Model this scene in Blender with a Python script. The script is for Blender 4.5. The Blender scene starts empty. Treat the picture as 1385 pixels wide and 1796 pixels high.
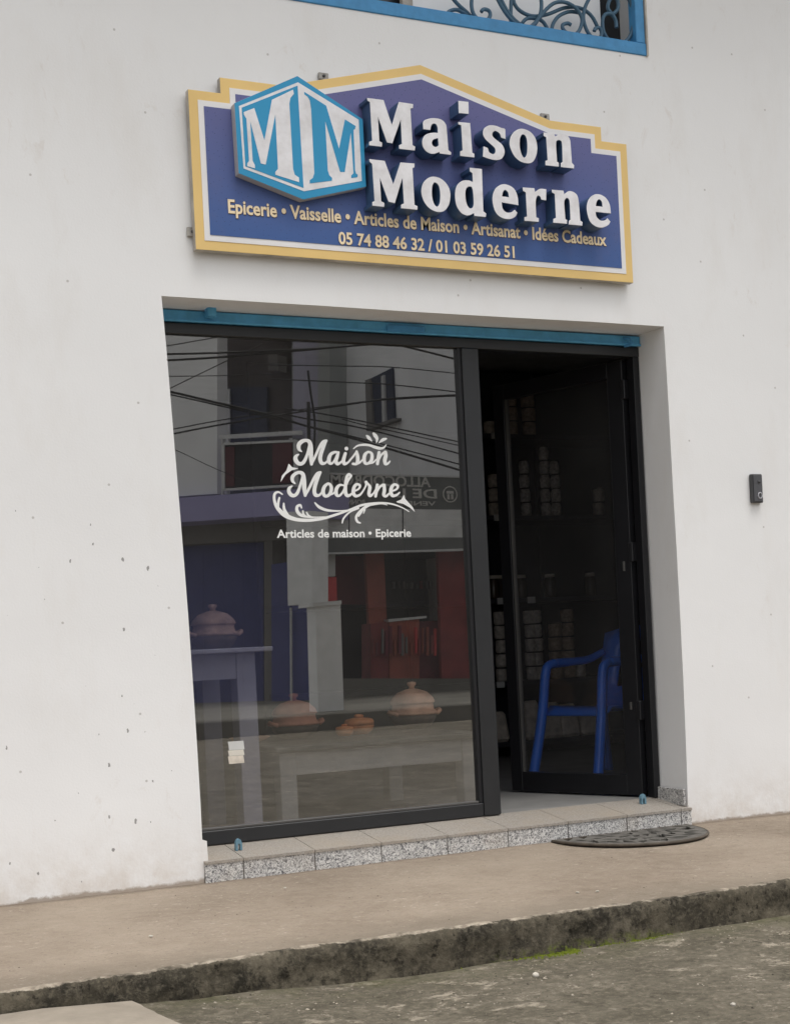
import bpy, bmesh, math, random
import numpy as np
from mathutils import Vector, Matrix

random.seed(7)
R_ = math.radians
scene = bpy.context.scene

# ------------------------------------------------------------------ camera
# level phone held about a metre above the road, turned 25.9 degrees to the right of the wall's normal
FPX, PX0, PY0, SL = 2600.0, 692.5, 1142.375, 0.05
IW, IH = 1385.0, 1796.0
CAM = Vector((0.0, -5.4804, 0.8576))
TH = math.atan(FPX / ((6040.0 - PX0) * math.hypot(1, SL)))
Fv = Vector((math.sin(TH), math.cos(TH), 0)); Rv = Vector((math.cos(TH), -math.sin(TH), 0)); Uv = Vector((0, 0, 1))
ROLL = math.atan(SL)
cam_d = bpy.data.cameras.new('camera'); cam = bpy.data.objects.new('camera', cam_d)
scene.collection.objects.link(cam); scene.camera = cam
# image right axis is (1,-SL) in pixels (y down) when the world is level: the camera is rolled clockwise by ROLL
cam_right = Rv * math.cos(ROLL) - Uv * math.sin(ROLL)
cam_up = Rv * math.sin(ROLL) + Uv * math.cos(ROLL)
cam.matrix_world = Matrix(((cam_right.x, cam_up.x, -Fv.x, CAM.x), (cam_right.y, cam_up.y, -Fv.y, CAM.y),
                           (cam_right.z, cam_up.z, -Fv.z, CAM.z), (0, 0, 0, 1)))
cam_d.sensor_fit = 'VERTICAL'; cam_d.sensor_height = 24.0
cam_d.lens = FPX / IH * 24.0
cam_d.shift_x = (IW / 2 - PX0) / IH
cam_d.shift_y = (PY0 - IH / 2) / IH
cam_d.clip_start = 0.05; cam_d.clip_end = 400.0

# ------------------------------------------------------------------ sky, sun, exposure (bright overcast)
SUN_EL, SUN_AZ = 74.0, 20.0          # azimuth measured from the wall's outward normal towards the right
sd = Vector((math.sin(R_(SUN_AZ)) * math.cos(R_(SUN_EL)), -math.cos(R_(SUN_AZ)) * math.cos(R_(SUN_EL)), math.sin(R_(SUN_EL))))
world = bpy.data.worlds.new('World'); scene.world = world; world.use_nodes = True
wn = world.node_tree.nodes; wl = world.node_tree.links
sky = wn.new('ShaderNodeTexSky'); sky.sky_type = 'NISHITA'; sky.sun_disc = False
sky.sun_elevation = R_(SUN_EL); sky.sun_rotation = math.atan2(sd.x, sd.y)
sky.air_density = 1.0; sky.dust_density = 4.0; sky.ozone_density = 1.0
hs = wn.new('ShaderNodeHueSaturation'); hs.inputs['Saturation'].default_value = 0.12
wl.new(sky.outputs[0], hs.inputs['Color']); wl.new(hs.outputs[0], wn['Background'].inputs[0])
wn['Background'].inputs[1].default_value = 0.15
sun_d = bpy.data.lights.new('sun', 'SUN'); sun_d.energy = 0.7; sun_d.angle = R_(30); sun_d.color = (1.0, 0.96, 0.9)
sun = bpy.data.objects.new('sun', sun_d); scene.collection.objects.link(sun)
sun.rotation_euler = sd.to_track_quat('Z', 'Y').to_euler(); sun.location = (3, -6, 9)
scene.view_settings.view_transform = 'Standard'; scene.view_settings.look = 'None'
scene.view_settings.gamma = 1.0; scene.view_settings.use_curve_mapping = False
scene.view_settings.exposure = 0.68
scene.cycles.max_bounces = 10; scene.cycles.diffuse_bounces = 5; scene.cycles.glossy_bounces = 5
scene.cycles.transparent_max_bounces = 16

# ------------------------------------------------------------------ helpers: measuring
def ray(px, py):
    dx, dy = px - PX0, py - PY0; n = math.hypot(1, SL)
    a = (dx - SL * dy) / n; b = (-SL * dx - dy) / n
    return Fv * FPX + Rv * a + Uv * b
def W(px, py, Y=0.0):                     # point of the plane y = Y seen at a place of the photo
    d = ray(px, py); return CAM + d * ((Y - CAM.y) / d.y)
def onZ(px, py, z):
    d = ray(px, py); return CAM + d * ((z - CAM.z) / d.z)
def crop(x0, y0, s):                      # digitised drawing -> photo pixels
    return lambda p: (x0 + p[0] / s, y0 + p[1] / s)

# ------------------------------------------------------------------ helpers: materials
def lin(c):
    f = lambda v: v / 12.92 if v <= 0.04045 else ((v + 0.055) / 1.055) ** 2.4
    return tuple(f(v / 255.0) for v in c)
MATS = {}
def nodes(name):
    m = bpy.data.materials.new(name); m.use_nodes = True
    MATS[name] = m
    nt = m.node_tree; b = nt.nodes['Principled BSDF']
    return m, nt, b
def mat(name, col, rough=0.6, spec=0.4, metal=0.0, var=0.12, scale=6.0, bump=0.0, bscale=60.0, detail=6.0):
    m, nt, b = nodes(name); N, L = nt.nodes, nt.links
    tc = N.new('ShaderNodeNewGeometry')
    nz = N.new('ShaderNodeTexNoise'); nz.inputs['Scale'].default_value = scale; nz.inputs['Detail'].default_value = detail
    L.new(tc.outputs['Position'], nz.inputs['Vector'])
    mr = N.new('ShaderNodeMapRange'); mr.inputs[1].default_value = 0.25; mr.inputs[2].default_value = 0.75
    mr.inputs[3].default_value = 1 - var; mr.inputs[4].default_value = 1 + var
    L.new(nz.outputs['Fac'], mr.inputs[0])
    mx = N.new('ShaderNodeMix'); mx.data_type = 'RGBA'; mx.blend_type = 'MULTIPLY'; mx.inputs[0].default_value = 1.0
    mx.inputs[6].default_value = (*col, 1); L.new(mr.outputs[0], mx.inputs[7])
    L.new(mx.outputs[2], b.inputs['Base Color'])
    b.inputs['Roughness'].default_value = rough; b.inputs['Metallic'].default_value = metal
    b.inputs['Specular IOR Level'].default_value = spec
    if bump:
        n2 = N.new('ShaderNodeTexNoise'); n2.inputs['Scale'].default_value = bscale; n2.inputs['Detail'].default_value = 8
        L.new(tc.outputs['Position'], n2.inputs['Vector'])
        bp = N.new('ShaderNodeBump'); bp.inputs['Strength'].default_value = bump; bp.inputs['Distance'].default_value = 0.01
        L.new(n2.outputs['Fac'], bp.inputs['Height']); L.new(bp.outputs[0], b.inputs['Normal'])
    return m
class NG:                                  # little node builder for the bigger materials
    def __init__(s, name):
        s.m, s.nt, s.b = nodes(name); s.N, s.L = s.nt.nodes, s.nt.links
        s.pos = s.N.new('ShaderNodeNewGeometry').outputs['Position']
        s.sep = s.N.new('ShaderNodeSeparateXYZ'); s.L.new(s.pos, s.sep.inputs[0])
    def noise(s, scale, detail=6, rough=0.5, vec=None, dist=0.0, out='Fac'):
        n = s.N.new('ShaderNodeTexNoise'); n.inputs['Scale'].default_value = scale; n.inputs['Detail'].default_value = detail
        n.inputs['Roughness'].default_value = rough; n.inputs['Distortion'].default_value = dist
        s.L.new(vec or s.pos, n.inputs['Vector']); return n.outputs[out]
    def voro(s, scale, vec=None, feature='F1', out='Distance'):
        n = s.N.new('ShaderNodeTexVoronoi'); n.inputs['Scale'].default_value = scale; n.feature = feature; n.voronoi_dimensions = '2D'
        s.L.new(vec or s.pos, n.inputs['Vector']); return n.outputs[out]
    def flat2(s, kx=1.0, kz=1.0):
        n = s.N.new('ShaderNodeCombineXYZ'); s.L.new(s.math('MULTIPLY', s.sep.outputs['X'], kx), n.inputs[0]); s.L.new(s.math('MULTIPLY', s.sep.outputs['Z'], kz), n.inputs[1]); return n.outputs[0]
    def scalev(s, v):
        n = s.N.new('ShaderNodeVectorMath'); n.operation = 'MULTIPLY'; s.L.new(s.pos, n.inputs[0]); n.inputs[1].default_value = v; return n.outputs[0]
    def rng(s, x, a, b, c=0.0, d=1.0, smooth=False):
        n = s.N.new('ShaderNodeMapRange'); s.L.new(x, n.inputs[0])
        if smooth: n.interpolation_type = 'SMOOTHSTEP'
        for i, v in zip((1, 2, 3, 4), (a, b, c, d)): n.inputs[i].default_value = v
        return n.outputs[0]
    def math(s, op, a, b=0.0):
        n = s.N.new('ShaderNodeMath'); n.operation = op
        for i, v in ((0, a), (1, b)):
            if isinstance(v, (int, float)): n.inputs[i].default_value = v
            else: s.L.new(v, n.inputs[i])
        return n.outputs[0]
    def mix(s, fac, a, b, mode='MIX'):
        n = s.N.new('ShaderNodeMix'); n.data_type = 'RGBA'; n.blend_type = mode
        for i, v in ((0, fac), (6, a), (7, b)):
            if isinstance(v, (int, float)): n.inputs[i].default_value = v
            elif isinstance(v, tuple): n.inputs[i].default_value = (*v[:3], 1)
            else: s.L.new(v, n.inputs[i])
        return n.outputs[2]
    def bump(s, h, strength, dist=0.01):
        n = s.N.new('ShaderNodeBump'); n.inputs['Strength'].default_value = strength; n.inputs['Distance'].default_value = dist
        s.L.new(h, n.inputs['Height']); s.L.new(n.outputs[0], s.b.inputs['Normal'])
    def done(s, col, rough=0.8, spec=0.3):
        s.L.new(col, s.b.inputs['Base Color'])
        if isinstance(rough, float): s.b.inputs['Roughness'].default_value = rough
        else: s.L.new(rough, s.b.inputs['Roughness'])
        s.b.inputs['Specular IOR Level'].default_value = spec
        return s.m
def glass(name, tint, ior, r=(1, 1, 1), dust_haze=0.02):
    m = bpy.data.materials.new(name); m.use_nodes = True; MATS[name] = m
    N, L = m.node_tree.nodes, m.node_tree.links; N.clear()
    o = N.new('ShaderNodeOutputMaterial'); t = N.new('ShaderNodeBsdfTransparent'); t.inputs[0].default_value = (*tint, 1)
    g = N.new('ShaderNodeBsdfGlossy'); g.inputs[0].default_value = (*r, 1); g.inputs['Roughness'].default_value = 0.0
    r0 = ((ior - 1) / (ior + 1)) ** 2                      # Schlick, the same from both sides of the thin sheet
    lw = N.new('ShaderNodeLayerWeight'); lw.inputs[0].default_value = 0.5
    pw = N.new('ShaderNodeMath'); pw.operation = 'POWER'; pw.inputs[1].default_value = 5.0; L.new(lw.outputs['Facing'], pw.inputs[0])
    f = N.new('ShaderNodeMapRange'); f.inputs[3].default_value = r0; f.inputs[4].default_value = 1.0; L.new(pw.outputs[0], f.inputs[0])
    mx = N.new('ShaderNodeMixShader'); L.new(f.outputs[0], mx.inputs[0]); L.new(t.outputs[0], mx.inputs[1]); L.new(g.outputs[0], mx.inputs[2])
    d = N.new('ShaderNodeBsdfDiffuse'); d.inputs[0].default_value = (0.75, 0.73, 0.7, 1)      # dusty film, also a pale haze lifting the dark interior
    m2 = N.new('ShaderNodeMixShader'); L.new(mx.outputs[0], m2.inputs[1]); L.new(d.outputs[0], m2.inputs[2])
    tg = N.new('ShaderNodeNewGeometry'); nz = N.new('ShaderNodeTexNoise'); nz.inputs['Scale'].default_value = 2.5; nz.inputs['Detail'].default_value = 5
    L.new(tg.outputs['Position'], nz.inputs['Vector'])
    mr = N.new('ShaderNodeMapRange'); mr.inputs[1].default_value = .3; mr.inputs[2].default_value = .7; mr.inputs[3].default_value = dust_haze * .7; mr.inputs[4].default_value = dust_haze * 1.3
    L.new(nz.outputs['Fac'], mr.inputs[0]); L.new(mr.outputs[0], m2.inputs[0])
    L.new(m2.outputs[0], o.inputs[0]); return m
def clear(name, tint):
    m = bpy.data.materials.new(name); m.use_nodes = True; MATS[name] = m
    N, L = m.node_tree.nodes, m.node_tree.links; N.clear()
    o = N.new('ShaderNodeOutputMaterial'); t = N.new('ShaderNodeBsdfTransparent'); t.inputs[0].default_value = (*tint, 1)
    L.new(t.outputs[0], o.inputs[0]); return m

# painted plaster wall: off-white, faint roller mottling, grime near the ground, small chips on the left
g = NG('white_plaster')
base = g.mix(g.rng(g.noise(1.1, 5), 0.3, 0.7), (0.795, 0.79, 0.785), (0.835, 0.832, 0.828))
base = g.mix(g.math('MULTIPLY', g.rng(g.noise(3.5, 8, 0.65, g.scalev((1, 1, 0.35))), 0.52, 0.75), 0.35), base, (0.70, 0.665, 0.62))
low = g.rng(g.sep.outputs['Z'], 0.0, 0.40, 1.0, 0.0)
grime = g.math('MULTIPLY', g.math('POWER', low, 2.2), g.rng(g.noise(9, 9, 0.7), 0.32, 0.62))
base = g.mix(g.math('MULTIPLY', grime, 0.55), base, (0.50, 0.41, 0.32))
foot = g.math('MULTIPLY', g.rng(g.math('ADD', g.sep.outputs['Z'], g.math('MULTIPLY', g.noise(10, 9, 0.7), -0.06)), -0.018, -0.008, 1, 0), g.rng(g.sep.outputs['Y'], 0.05, 0.03, 0, 1))
base = g.mix(g.math('MULTIPLY', foot, 0.8), base, (0.30, 0.235, 0.175))
rub = g.math('MULTIPLY', g.rng(g.noise(14, 8, 0.7, g.scalev((1, 1, 0.45)), 0.6), 0.58, 0.72), g.rng(g.noise(0.9, 3), 0.5, 0.62))
base = g.mix(g.math('MULTIPLY', rub, 0.35), base, (0.55, 0.46, 0.38))
vd = g.voro(11, g.flat2(1, .55)); vr = g.voro(11, g.flat2(1, .55), out='Color')
sepc = g.N.new('ShaderNodeSeparateColor'); g.L.new(vr, sepc.inputs[0])
size = g.rng(sepc.outputs[0], 0.42, 1.0, 0.0, 0.060)
wob = g.math('ADD', vd, g.math('MULTIPLY', g.math('SUBTRACT', g.noise(110, 4), 0.5), 0.13))
chip = g.math('LESS_THAN', wob, size)
mz = g.math('MULTIPLY', g.rng(g.sep.outputs['Z'], 1.75, 1.2, 0, 1), g.rng(g.sep.outputs['X'], 2.05, 1.75, 0.0, 1))
chip = g.math('MULTIPLY', chip, g.math('GREATER_THAN', g.math('MULTIPLY', mz, g.rng(sepc.outputs[1], 0, 1)), 0.25))
base = g.mix(g.math('MULTIPLY', chip, 0.8), base, (0.20, 0.19, 0.18))
fine = g.math('LESS_THAN', g.voro(2.3, g.flat2()), 0.011)
base = g.mix(g.math('MULTIPLY', fine, 0.55), base, (0.36, 0.33, 0.3))
hgt = g.math('ADD', g.math('MULTIPLY', g.noise(120, 6), 0.45), g.math('MULTIPLY', g.noise(7, 4), 1.1))
hgt = g.math('ADD', hgt, g.math('MULTIPLY', g.noise(2.3, 3), 3.5))
hgt = g.math('SUBTRACT', hgt, chip)
hgt = g.math('ADD', hgt, g.math('MULTIPLY', g.math('MULTIPLY', low, low), g.math('MULTIPLY', g.noise(28, 8, 0.7), 2.5)))
g.bump(hgt, 0.22, 0.005)
g.done(base, 0.85, 0.25)

g = NG('granite')
v = g.noise(74, 3, 0.6, None, 2.4)
c = g.mix(g.rng(v, 0.40, 0.455), (0.10, 0.10, 0.105), (0.36, 0.35, 0.34))
c = g.mix(g.rng(v, 0.495, 0.56), c, (0.66, 0.645, 0.62))
c = g.mix(g.math('MULTIPLY', g.rng(g.noise(6, 6), 0.5, 0.75), 0.3), c, (0.42, 0.35, 0.27))
g.done(c, 0.5, 0.4)

g = NG('tread_tile')
v = g.noise(150, 3)
c = g.mix(g.rng(v, 0.35, 0.65), (0.25, 0.225, 0.195), (0.37, 0.335, 0.295))
c = g.mix(g.math('MULTIPLY', g.rng(g.noise(5, 7, 0.65), 0.45, 0.7), 0.5), c, (0.34, 0.28, 0.21))
g.bump(v, 0.15, 0.003); g.done(c, 0.6, 0.35)

g = NG('pavement_concrete')
c = g.mix(g.rng(g.noise(1.1, 9, 0.66), 0.33, 0.68), (0.20, 0.158, 0.118), (0.335, 0.277, 0.216))
c = g.mix(g.math('MULTIPLY', g.rng(g.noise(17, 9, 0.72, None, 0.5), 0.40, 0.68), 0.5), c, (0.36, 0.30, 0.24))
c = g.mix(g.math('MULTIPLY', g.rng(g.noise(34, 8, 0.75), 0.52, 0.68), 0.5), c, (0.155, 0.125, 0.095))
c = g.mix(g.math('MULTIPLY', g.rng(g.noise(190, 4, 0.6), 0.50, 0.72), 0.35), c, (0.13, 0.105, 0.08))
patch = g.rng(g.noise(1.7, 4), 0.46, 0.60)
scr = g.math('MULTIPLY', g.rng(g.noise(34, 8, 0.75, g.scalev((0.8, 1.1, 1)), 0.3), 0.58, 0.64), patch)
c = g.mix(g.math('MULTIPLY', scr, 0.75), c, (0.50, 0.44, 0.365))
c = g.mix(g.math('MULTIPLY', g.rng(g.noise(46, 3, 0.5), 0.735, 0.76), 0.8), c, (0.56, 0.51, 0.44))
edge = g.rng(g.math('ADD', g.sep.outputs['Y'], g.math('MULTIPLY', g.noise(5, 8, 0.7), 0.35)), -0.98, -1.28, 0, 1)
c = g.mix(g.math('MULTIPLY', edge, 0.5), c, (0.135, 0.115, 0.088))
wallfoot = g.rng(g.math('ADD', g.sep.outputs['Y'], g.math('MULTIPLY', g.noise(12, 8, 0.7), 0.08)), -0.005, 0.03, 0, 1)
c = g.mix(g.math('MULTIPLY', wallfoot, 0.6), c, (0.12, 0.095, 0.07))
g.bump(g.math('ADD', g.noise(55, 10, 0.7), g.math('MULTIPLY', g.noise(9, 6, 0.6), 1.4)), 0.75, 0.008)
g.done(c, 0.9, 0.2)

g = NG('kerb_concrete')
c = g.mix(g.rng(g.noise(7, 12, 0.72), 0.42, 0.62), (0.028, 0.025, 0.019), (0.098, 0.084, 0.061))
c = g.mix(g.math('MULTIPLY', g.rng(g.noise(55, 8, 0.7), 0.50, 0.62), 0.5), c, (0.155, 0.134, 0.10))
c = g.mix(g.math('MULTIPLY', g.rng(g.noise(19, 12, 0.75, g.scalev((1.1, 1, 0.8)), 0.6), 0.56, 0.64), 0.35), c, (0.17, 0.146, 0.11))
c = g.mix(g.math('MULTIPLY', g.rng(g.noise(30, 10, 0.7), 0.58, 0.62), 0.8), c, (0.014, 0.012, 0.009))
v = g.math('MULTIPLY', g.rng(g.noise(2.2, 7, 0.65), 0.52, 0.58), g.rng(g.noise(18, 10, 0.7), 0.42, 0.52))
c = g.mix(g.math('MULTIPLY', v, 0.45), c, (0.22, 0.19, 0.14))
lip = g.rng(g.math('ADD', g.sep.outputs['Z'], g.math('MULTIPLY', g.noise(11, 12, 0.7), 0.034)), 0.0125, 0.0145, 0, 1)
lip = g.math('MULTIPLY', lip, g.rng(g.noise(6, 8, 0.7), 0.42, 0.56, 0.15, 1.0))
c = g.mix(lip, c, g.mix(g.rng(g.noise(40, 6), 0.4, 0.6), (0.25, 0.21, 0.165), (0.40, 0.345, 0.275)))
foot = g.math('MULTIPLY', g.rng(g.sep.outputs['Z'], -0.12, -0.085, 1, 0), g.math('MULTIPLY', g.rng(g.sep.outputs['X'], 2.2, 2.45, 0, 1), g.rng(g.sep.outputs['X'], 2.95, 2.75, 0, 1)))
c = g.mix(g.math('MULTIPLY', foot, g.rng(g.noise(40, 8, 0.7), 0.47, 0.58)), c, (0.12, 0.145, 0.02))
g.bump(g.noise(22, 12, 0.72), 0.8, 0.016)
g.done(c, 0.95, 0.15)

g = NG('road_concrete')
c = g.mix(g.rng(g.noise(2.6, 10, 0.72), 0.36, 0.64), (0.115, 0.101, 0.073), (0.235, 0.206, 0.158))
c = g.mix(g.math('MULTIPLY', g.rng(g.noise(40, 9, 0.78), 0.42, 0.62), 0.6), c, (0.075, 0.065, 0.045))
c = g.mix(g.math('MULTIPLY', g.rng(g.noise(26, 12, 0.85), 0.52, 0.60), 0.7), c, (0.30, 0.262, 0.20))
w = g.math('MULTIPLY', g.rng(g.noise(9, 12, 0.8, g.scalev((0.85, 1.1, 1)), 0.3), 0.545, 0.60), g.rng(g.noise(1.9, 4), 0.42, 0.55))
c = g.mix(g.math('MULTIPLY', w, 0.9), c, (0.43, 0.375, 0.295))
dk = g.math('MULTIPLY', g.rng(g.noise(15, 12, 0.82), 0.55, 0.62), 0.7)
c = g.mix(dk, c, (0.05, 0.044, 0.03))
moss = g.math('MULTIPLY', g.rng(g.sep.outputs['Y'], -1.70, -1.47, 0, 1), g.rng(g.noise(7, 8, 0.7), 0.42, 0.62))
c = g.mix(g.math('MULTIPLY', moss, 0.5), c, (0.085, 0.088, 0.03))
g.bump(g.math('ADD', g.noise(70, 10, 0.75), g.math('MULTIPLY', g.noise(14, 8, 0.7), 1.6)), 1.0, 0.012)
g.done(c, 0.92, 0.2)

mat('ramp_concrete', (0.27, 0.235, 0.19), 0.9, 0.2, var=0.2, scale=9, bump=0.4)
mat('frame_black', (0.020, 0.021, 0.023), 0.38, 0.5, var=0.15, bump=0.05, bscale=200)
mat('door_black', (0.010, 0.010, 0.012), 0.45, 0.4, var=0.15)
mat('frame_edge', (0.075, 0.072, 0.068), 0.4, 0.5)
mat('blue_paint', lin((92, 170, 214)), 0.5, 0.4, var=0.22, scale=14, bump=0.1)
mat('blue_frame', lin((70, 140, 190)), 0.5, 0.4, var=0.14, scale=20, bump=0.1)
mat('blue_rod', lin((66, 98, 120)), 0.5, 0.4, var=0.1)
mat('hasp_blue', lin((100, 134, 150)), 0.5, 0.4, var=0.2, scale=60)
mat('sign_yellow', (0.80, 0.56, 0.22), 0.55, 0.3, var=0.06, scale=4)
mat('sign_white', (0.80, 0.785, 0.78), 0.55, 0.3, var=0.05)
g = NG('sign_blue')
c = g.mix(g.rng(g.sep.outputs['Z'], 2.5, 3.1), lin((66, 96, 152)), lin((104, 104, 150)))
c = g.mix(g.math('MULTIPLY', g.rng(g.noise(9, 8, 0.7), 0.5, 0.75), 0.3), c, lin((104, 104, 138)))
c = g.mix(g.math('LESS_THAN', g.voro(34, g.flat2()), 0.05), c, lin((52, 62, 102)))
g.done(c, 0.6, 0.3)
mat('sign_edge', (0.42, 0.385, 0.335), 0.5, 0.4, var=0.35, scale=14)
mat('letter_side', (0.055, 0.11, 0.21), 0.35, 0.5, var=0.2)
g = NG('letter_face')
c = g.mix(g.rng(g.noise(14, 6, 0.6), 0.4, 0.75), (0.82, 0.81, 0.83), (0.64, 0.62, 0.62)); g.done(c, 0.45, 0.4)
mat('logo_blue', lin((42, 146, 192)), 0.45, 0.4, var=0.06)
mat('logo_side', (0.47, 0.46, 0.47), 0.5, 0.4)
mat('text_cream', (0.90, 0.74, 0.50), 0.6, 0.3, var=0.1, scale=30)
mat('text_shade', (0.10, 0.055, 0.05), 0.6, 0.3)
mat('vinyl_white', (0.86, 0.86, 0.84), 0.6, 0.3, var=0.03)
mat('steel', (0.34, 0.32, 0.29), 0.5, 0.5, metal=0.4, var=0.3, scale=40)
mat('bell_dark', (0.045, 0.045, 0.048), 0.4, 0.5)
mat('bell_face', (0.075, 0.075, 0.082), 0.3, 0.5)
mat('bell_ring', (0.42, 0.42, 0.45), 0.3, 0.5)
mat('rubber', (0.115, 0.107, 0.095), 0.8, 0.3, var=0.4, scale=22, bump=0.5, bscale=50)
mat('rubber_rim', (0.085, 0.07, 0.055), 0.8, 0.3, var=0.4, scale=22)
mat('rubber_base', (0.018, 0.016, 0.014), 0.9, 0.2)
mat('clay_shaded', (0.11, 0.085, 0.07), 0.8, 0.2, var=0.4, scale=20)  # darker clay colour painting the shade on the pots' lower bowls
mat('terracotta_dusty', (0.40, 0.27, 0.23), 0.8, 0.2, var=0.35, scale=22, bump=0.2)
mat('terracotta', (0.50, 0.23, 0.15), 0.7, 0.3, var=0.3, scale=18, bump=0.2)
mat('terracotta_pale', (0.60, 0.36, 0.24), 0.7, 0.3, var=0.3, scale=18, bump=0.2)
mat('terracotta_orange', (0.62, 0.24, 0.085), 0.5, 0.4, var=0.25, scale=22)
mat('table_paint', (0.27, 0.27, 0.33), 0.55, 0.4, var=0.12, scale=9)
mat('table_grey', (0.25, 0.25, 0.245), 0.6, 0.4, var=0.15, scale=9)
mat('slate_top', (0.075, 0.075, 0.07), 0.5, 0.4, var=0.4, scale=14)
mat('chair_blue', (0.03, 0.18, 0.76), 0.28, 0.5, var=0.06)
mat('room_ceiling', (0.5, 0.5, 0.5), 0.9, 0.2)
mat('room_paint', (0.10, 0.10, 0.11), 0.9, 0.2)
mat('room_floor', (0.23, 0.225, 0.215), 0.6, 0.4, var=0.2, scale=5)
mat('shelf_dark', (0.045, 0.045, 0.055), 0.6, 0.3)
mat('can_tin', (0.05, 0.045, 0.04), 0.5, 0.4, metal=0.0, var=0.3, scale=25)
mat('can_label', (0.50, 0.46, 0.41), 0.6, 0.4, var=0.4, scale=40)
mat('can_label_b', (0.34, 0.26, 0.19), 0.6, 0.4, var=0.45, scale=45)
mat('can_label_c', (0.58, 0.56, 0.53), 0.5, 0.4, var=0.5, scale=60)
mat('grit_pale', (0.34, 0.30, 0.24), 0.95, 0.15, var=0.4, scale=30)
mat('grit_dark', (0.06, 0.052, 0.04), 0.95, 0.15, var=0.4, scale=30)
mat('jar_lid', (0.6, 0.55, 0.48), 0.5, 0.5)
mat('bottle_dark', (0.06, 0.045, 0.035), 0.2, 0.6)
mat('tag_white', (0.62, 0.62, 0.6), 0.6, 0.3)
mat('sack_paper', (0.62, 0.56, 0.48), 0.8, 0.2, var=0.3, scale=20)
mat('chrome', (0.7, 0.7, 0.7), 0.15, 0.5, metal=1.0)
mat('pack_pale', (0.72, 0.68, 0.6), 0.6, 0.3)
mat('window_panel', (0.74, 0.75, 0.76), 0.35, 0.5, var=0.06)
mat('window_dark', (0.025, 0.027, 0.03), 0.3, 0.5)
mat('pebble_white', (0.50, 0.46, 0.40), 0.8, 0.2, var=0.3, scale=90)
mat('moss_green', (0.11, 0.135, 0.016), 0.95, 0.1, var=0.5, scale=60, bump=0.8, bscale=120)
# across the street
mat('far_white', (0.80, 0.80, 0.79), 0.9, 0.2, var=0.08, scale=1.0)
mat('far_grey', (0.30, 0.31, 0.30), 0.9, 0.2, var=0.1, scale=1.0)
mat('far_brown', (0.085, 0.075, 0.073), 0.9, 0.2, var=0.15, scale=1)
mat('far_column', (0.33, 0.32, 0.39), 0.9, 0.2, var=0.1, scale=1)
mat('board_maroon', (0.085, 0.022, 0.03), 0.6, 0.3)
mat('far_violet', (0.34, 0.32, 0.52), 0.8, 0.3, var=0.1, scale=1)
mat('far_beam', (0.20, 0.19, 0.18), 0.9, 0.2)
mat('far_shutter', (0.075, 0.085, 0.24), 0.6, 0.3, var=0.1)
mat('far_dark', (0.025, 0.025, 0.03), 0.8, 0.2)
mat('far_door', (0.03, 0.038, 0.07), 0.5, 0.4)
mat('far_pier', (0.78, 0.78, 0.76), 0.9, 0.2, var=0.08)
mat('far_red', (0.6, 0.05, 0.05), 0.5, 0.4)
mat('far_darkred', (0.26, 0.045, 0.045), 0.6, 0.3, var=0.3, scale=3)
mat('far_orange', (0.36, 0.09, 0.06), 0.6, 0.3, var=0.3, scale=3)
mat('far_maroon', (0.18, 0.03, 0.045), 0.6, 0.3)
mat('far_signdark', (0.12, 0.125, 0.12), 0.6, 0.3)
mat('far_signtext', (0.55, 0.54, 0.5), 0.6, 0.3)
mat('far_panel', (0.66, 0.66, 0.64), 0.8, 0.3, var=0.2, scale=2.5)
mat('far_metal', (0.55, 0.55, 0.54), 0.5, 0.4)
mat('far_ground', (0.17, 0.16, 0.135), 0.95, 0.2, var=0.3, scale=0.8)
mat('wire_black', (0.02, 0.02, 0.02), 0.6, 0.3)
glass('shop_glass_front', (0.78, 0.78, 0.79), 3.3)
clear('shop_glass_back', (0.98, 0.98, 0.98))
glass('door_glass', (0.92, 0.92, 0.94), 1.25, dust_haze=0.016)

# ------------------------------------------------------------------ helpers: objects
COL = scene.collection
LOC = {}
def tag(o, label=None, cat=None, group=None, kind=None):
    if label: o['label'] = label
    if cat: o['category'] = cat
    if group: o['group'] = group
    if kind: o['kind'] = kind
    return o
def thing(name, loc, label=None, cat=None, group=None, rz=0.0):
    o = bpy.data.objects.new(name, None); COL.objects.link(o); o.location = loc; o.rotation_euler = (0, 0, rz)
    o.empty_display_size = 0.1
    LOC[o] = Vector(loc) if not rz else Vector((0, 0, 0))
    return tag(o, label, cat, group)
def obj(name, verts, faces, m, parent=None, smooth=False, fmats=None, origin=None):
    me = bpy.data.meshes.new(name)
    off = LOC[parent] if parent is not None else (Vector(origin) if origin is not None else Vector((0, 0, 0)))
    me.from_pydata([tuple(Vector(v) - off) for v in verts], [], faces)
    ms = m if isinstance(m, (list, tuple)) else [m]
    for q in ms: me.materials.append(MATS[q])
    if fmats:
        for p, i in zip(me.polygons, fmats): p.material_index = i
    if smooth:
        me.polygons.foreach_set('use_smooth', [True] * len(me.polygons))
    me.update()
    o = bpy.data.objects.new(name, me); COL.objects.link(o)
    if parent is not None: o.parent = parent; LOC[o] = off
    else: o.location = off; LOC[o] = off
    return o
def from_bm(name, bm, m, parent=None, smooth=False, origin=None):
    bmesh.ops.recalc_face_normals(bm, faces=bm.faces)
    vs = [v.co.copy() for v in bm.verts]
    for i, v in enumerate(bm.verts): v.index = i
    fs = [[v.index for v in f.verts] for f in bm.faces]; bm.free()
    return obj(name, vs, fs, m, parent, smooth, None, origin)
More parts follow.
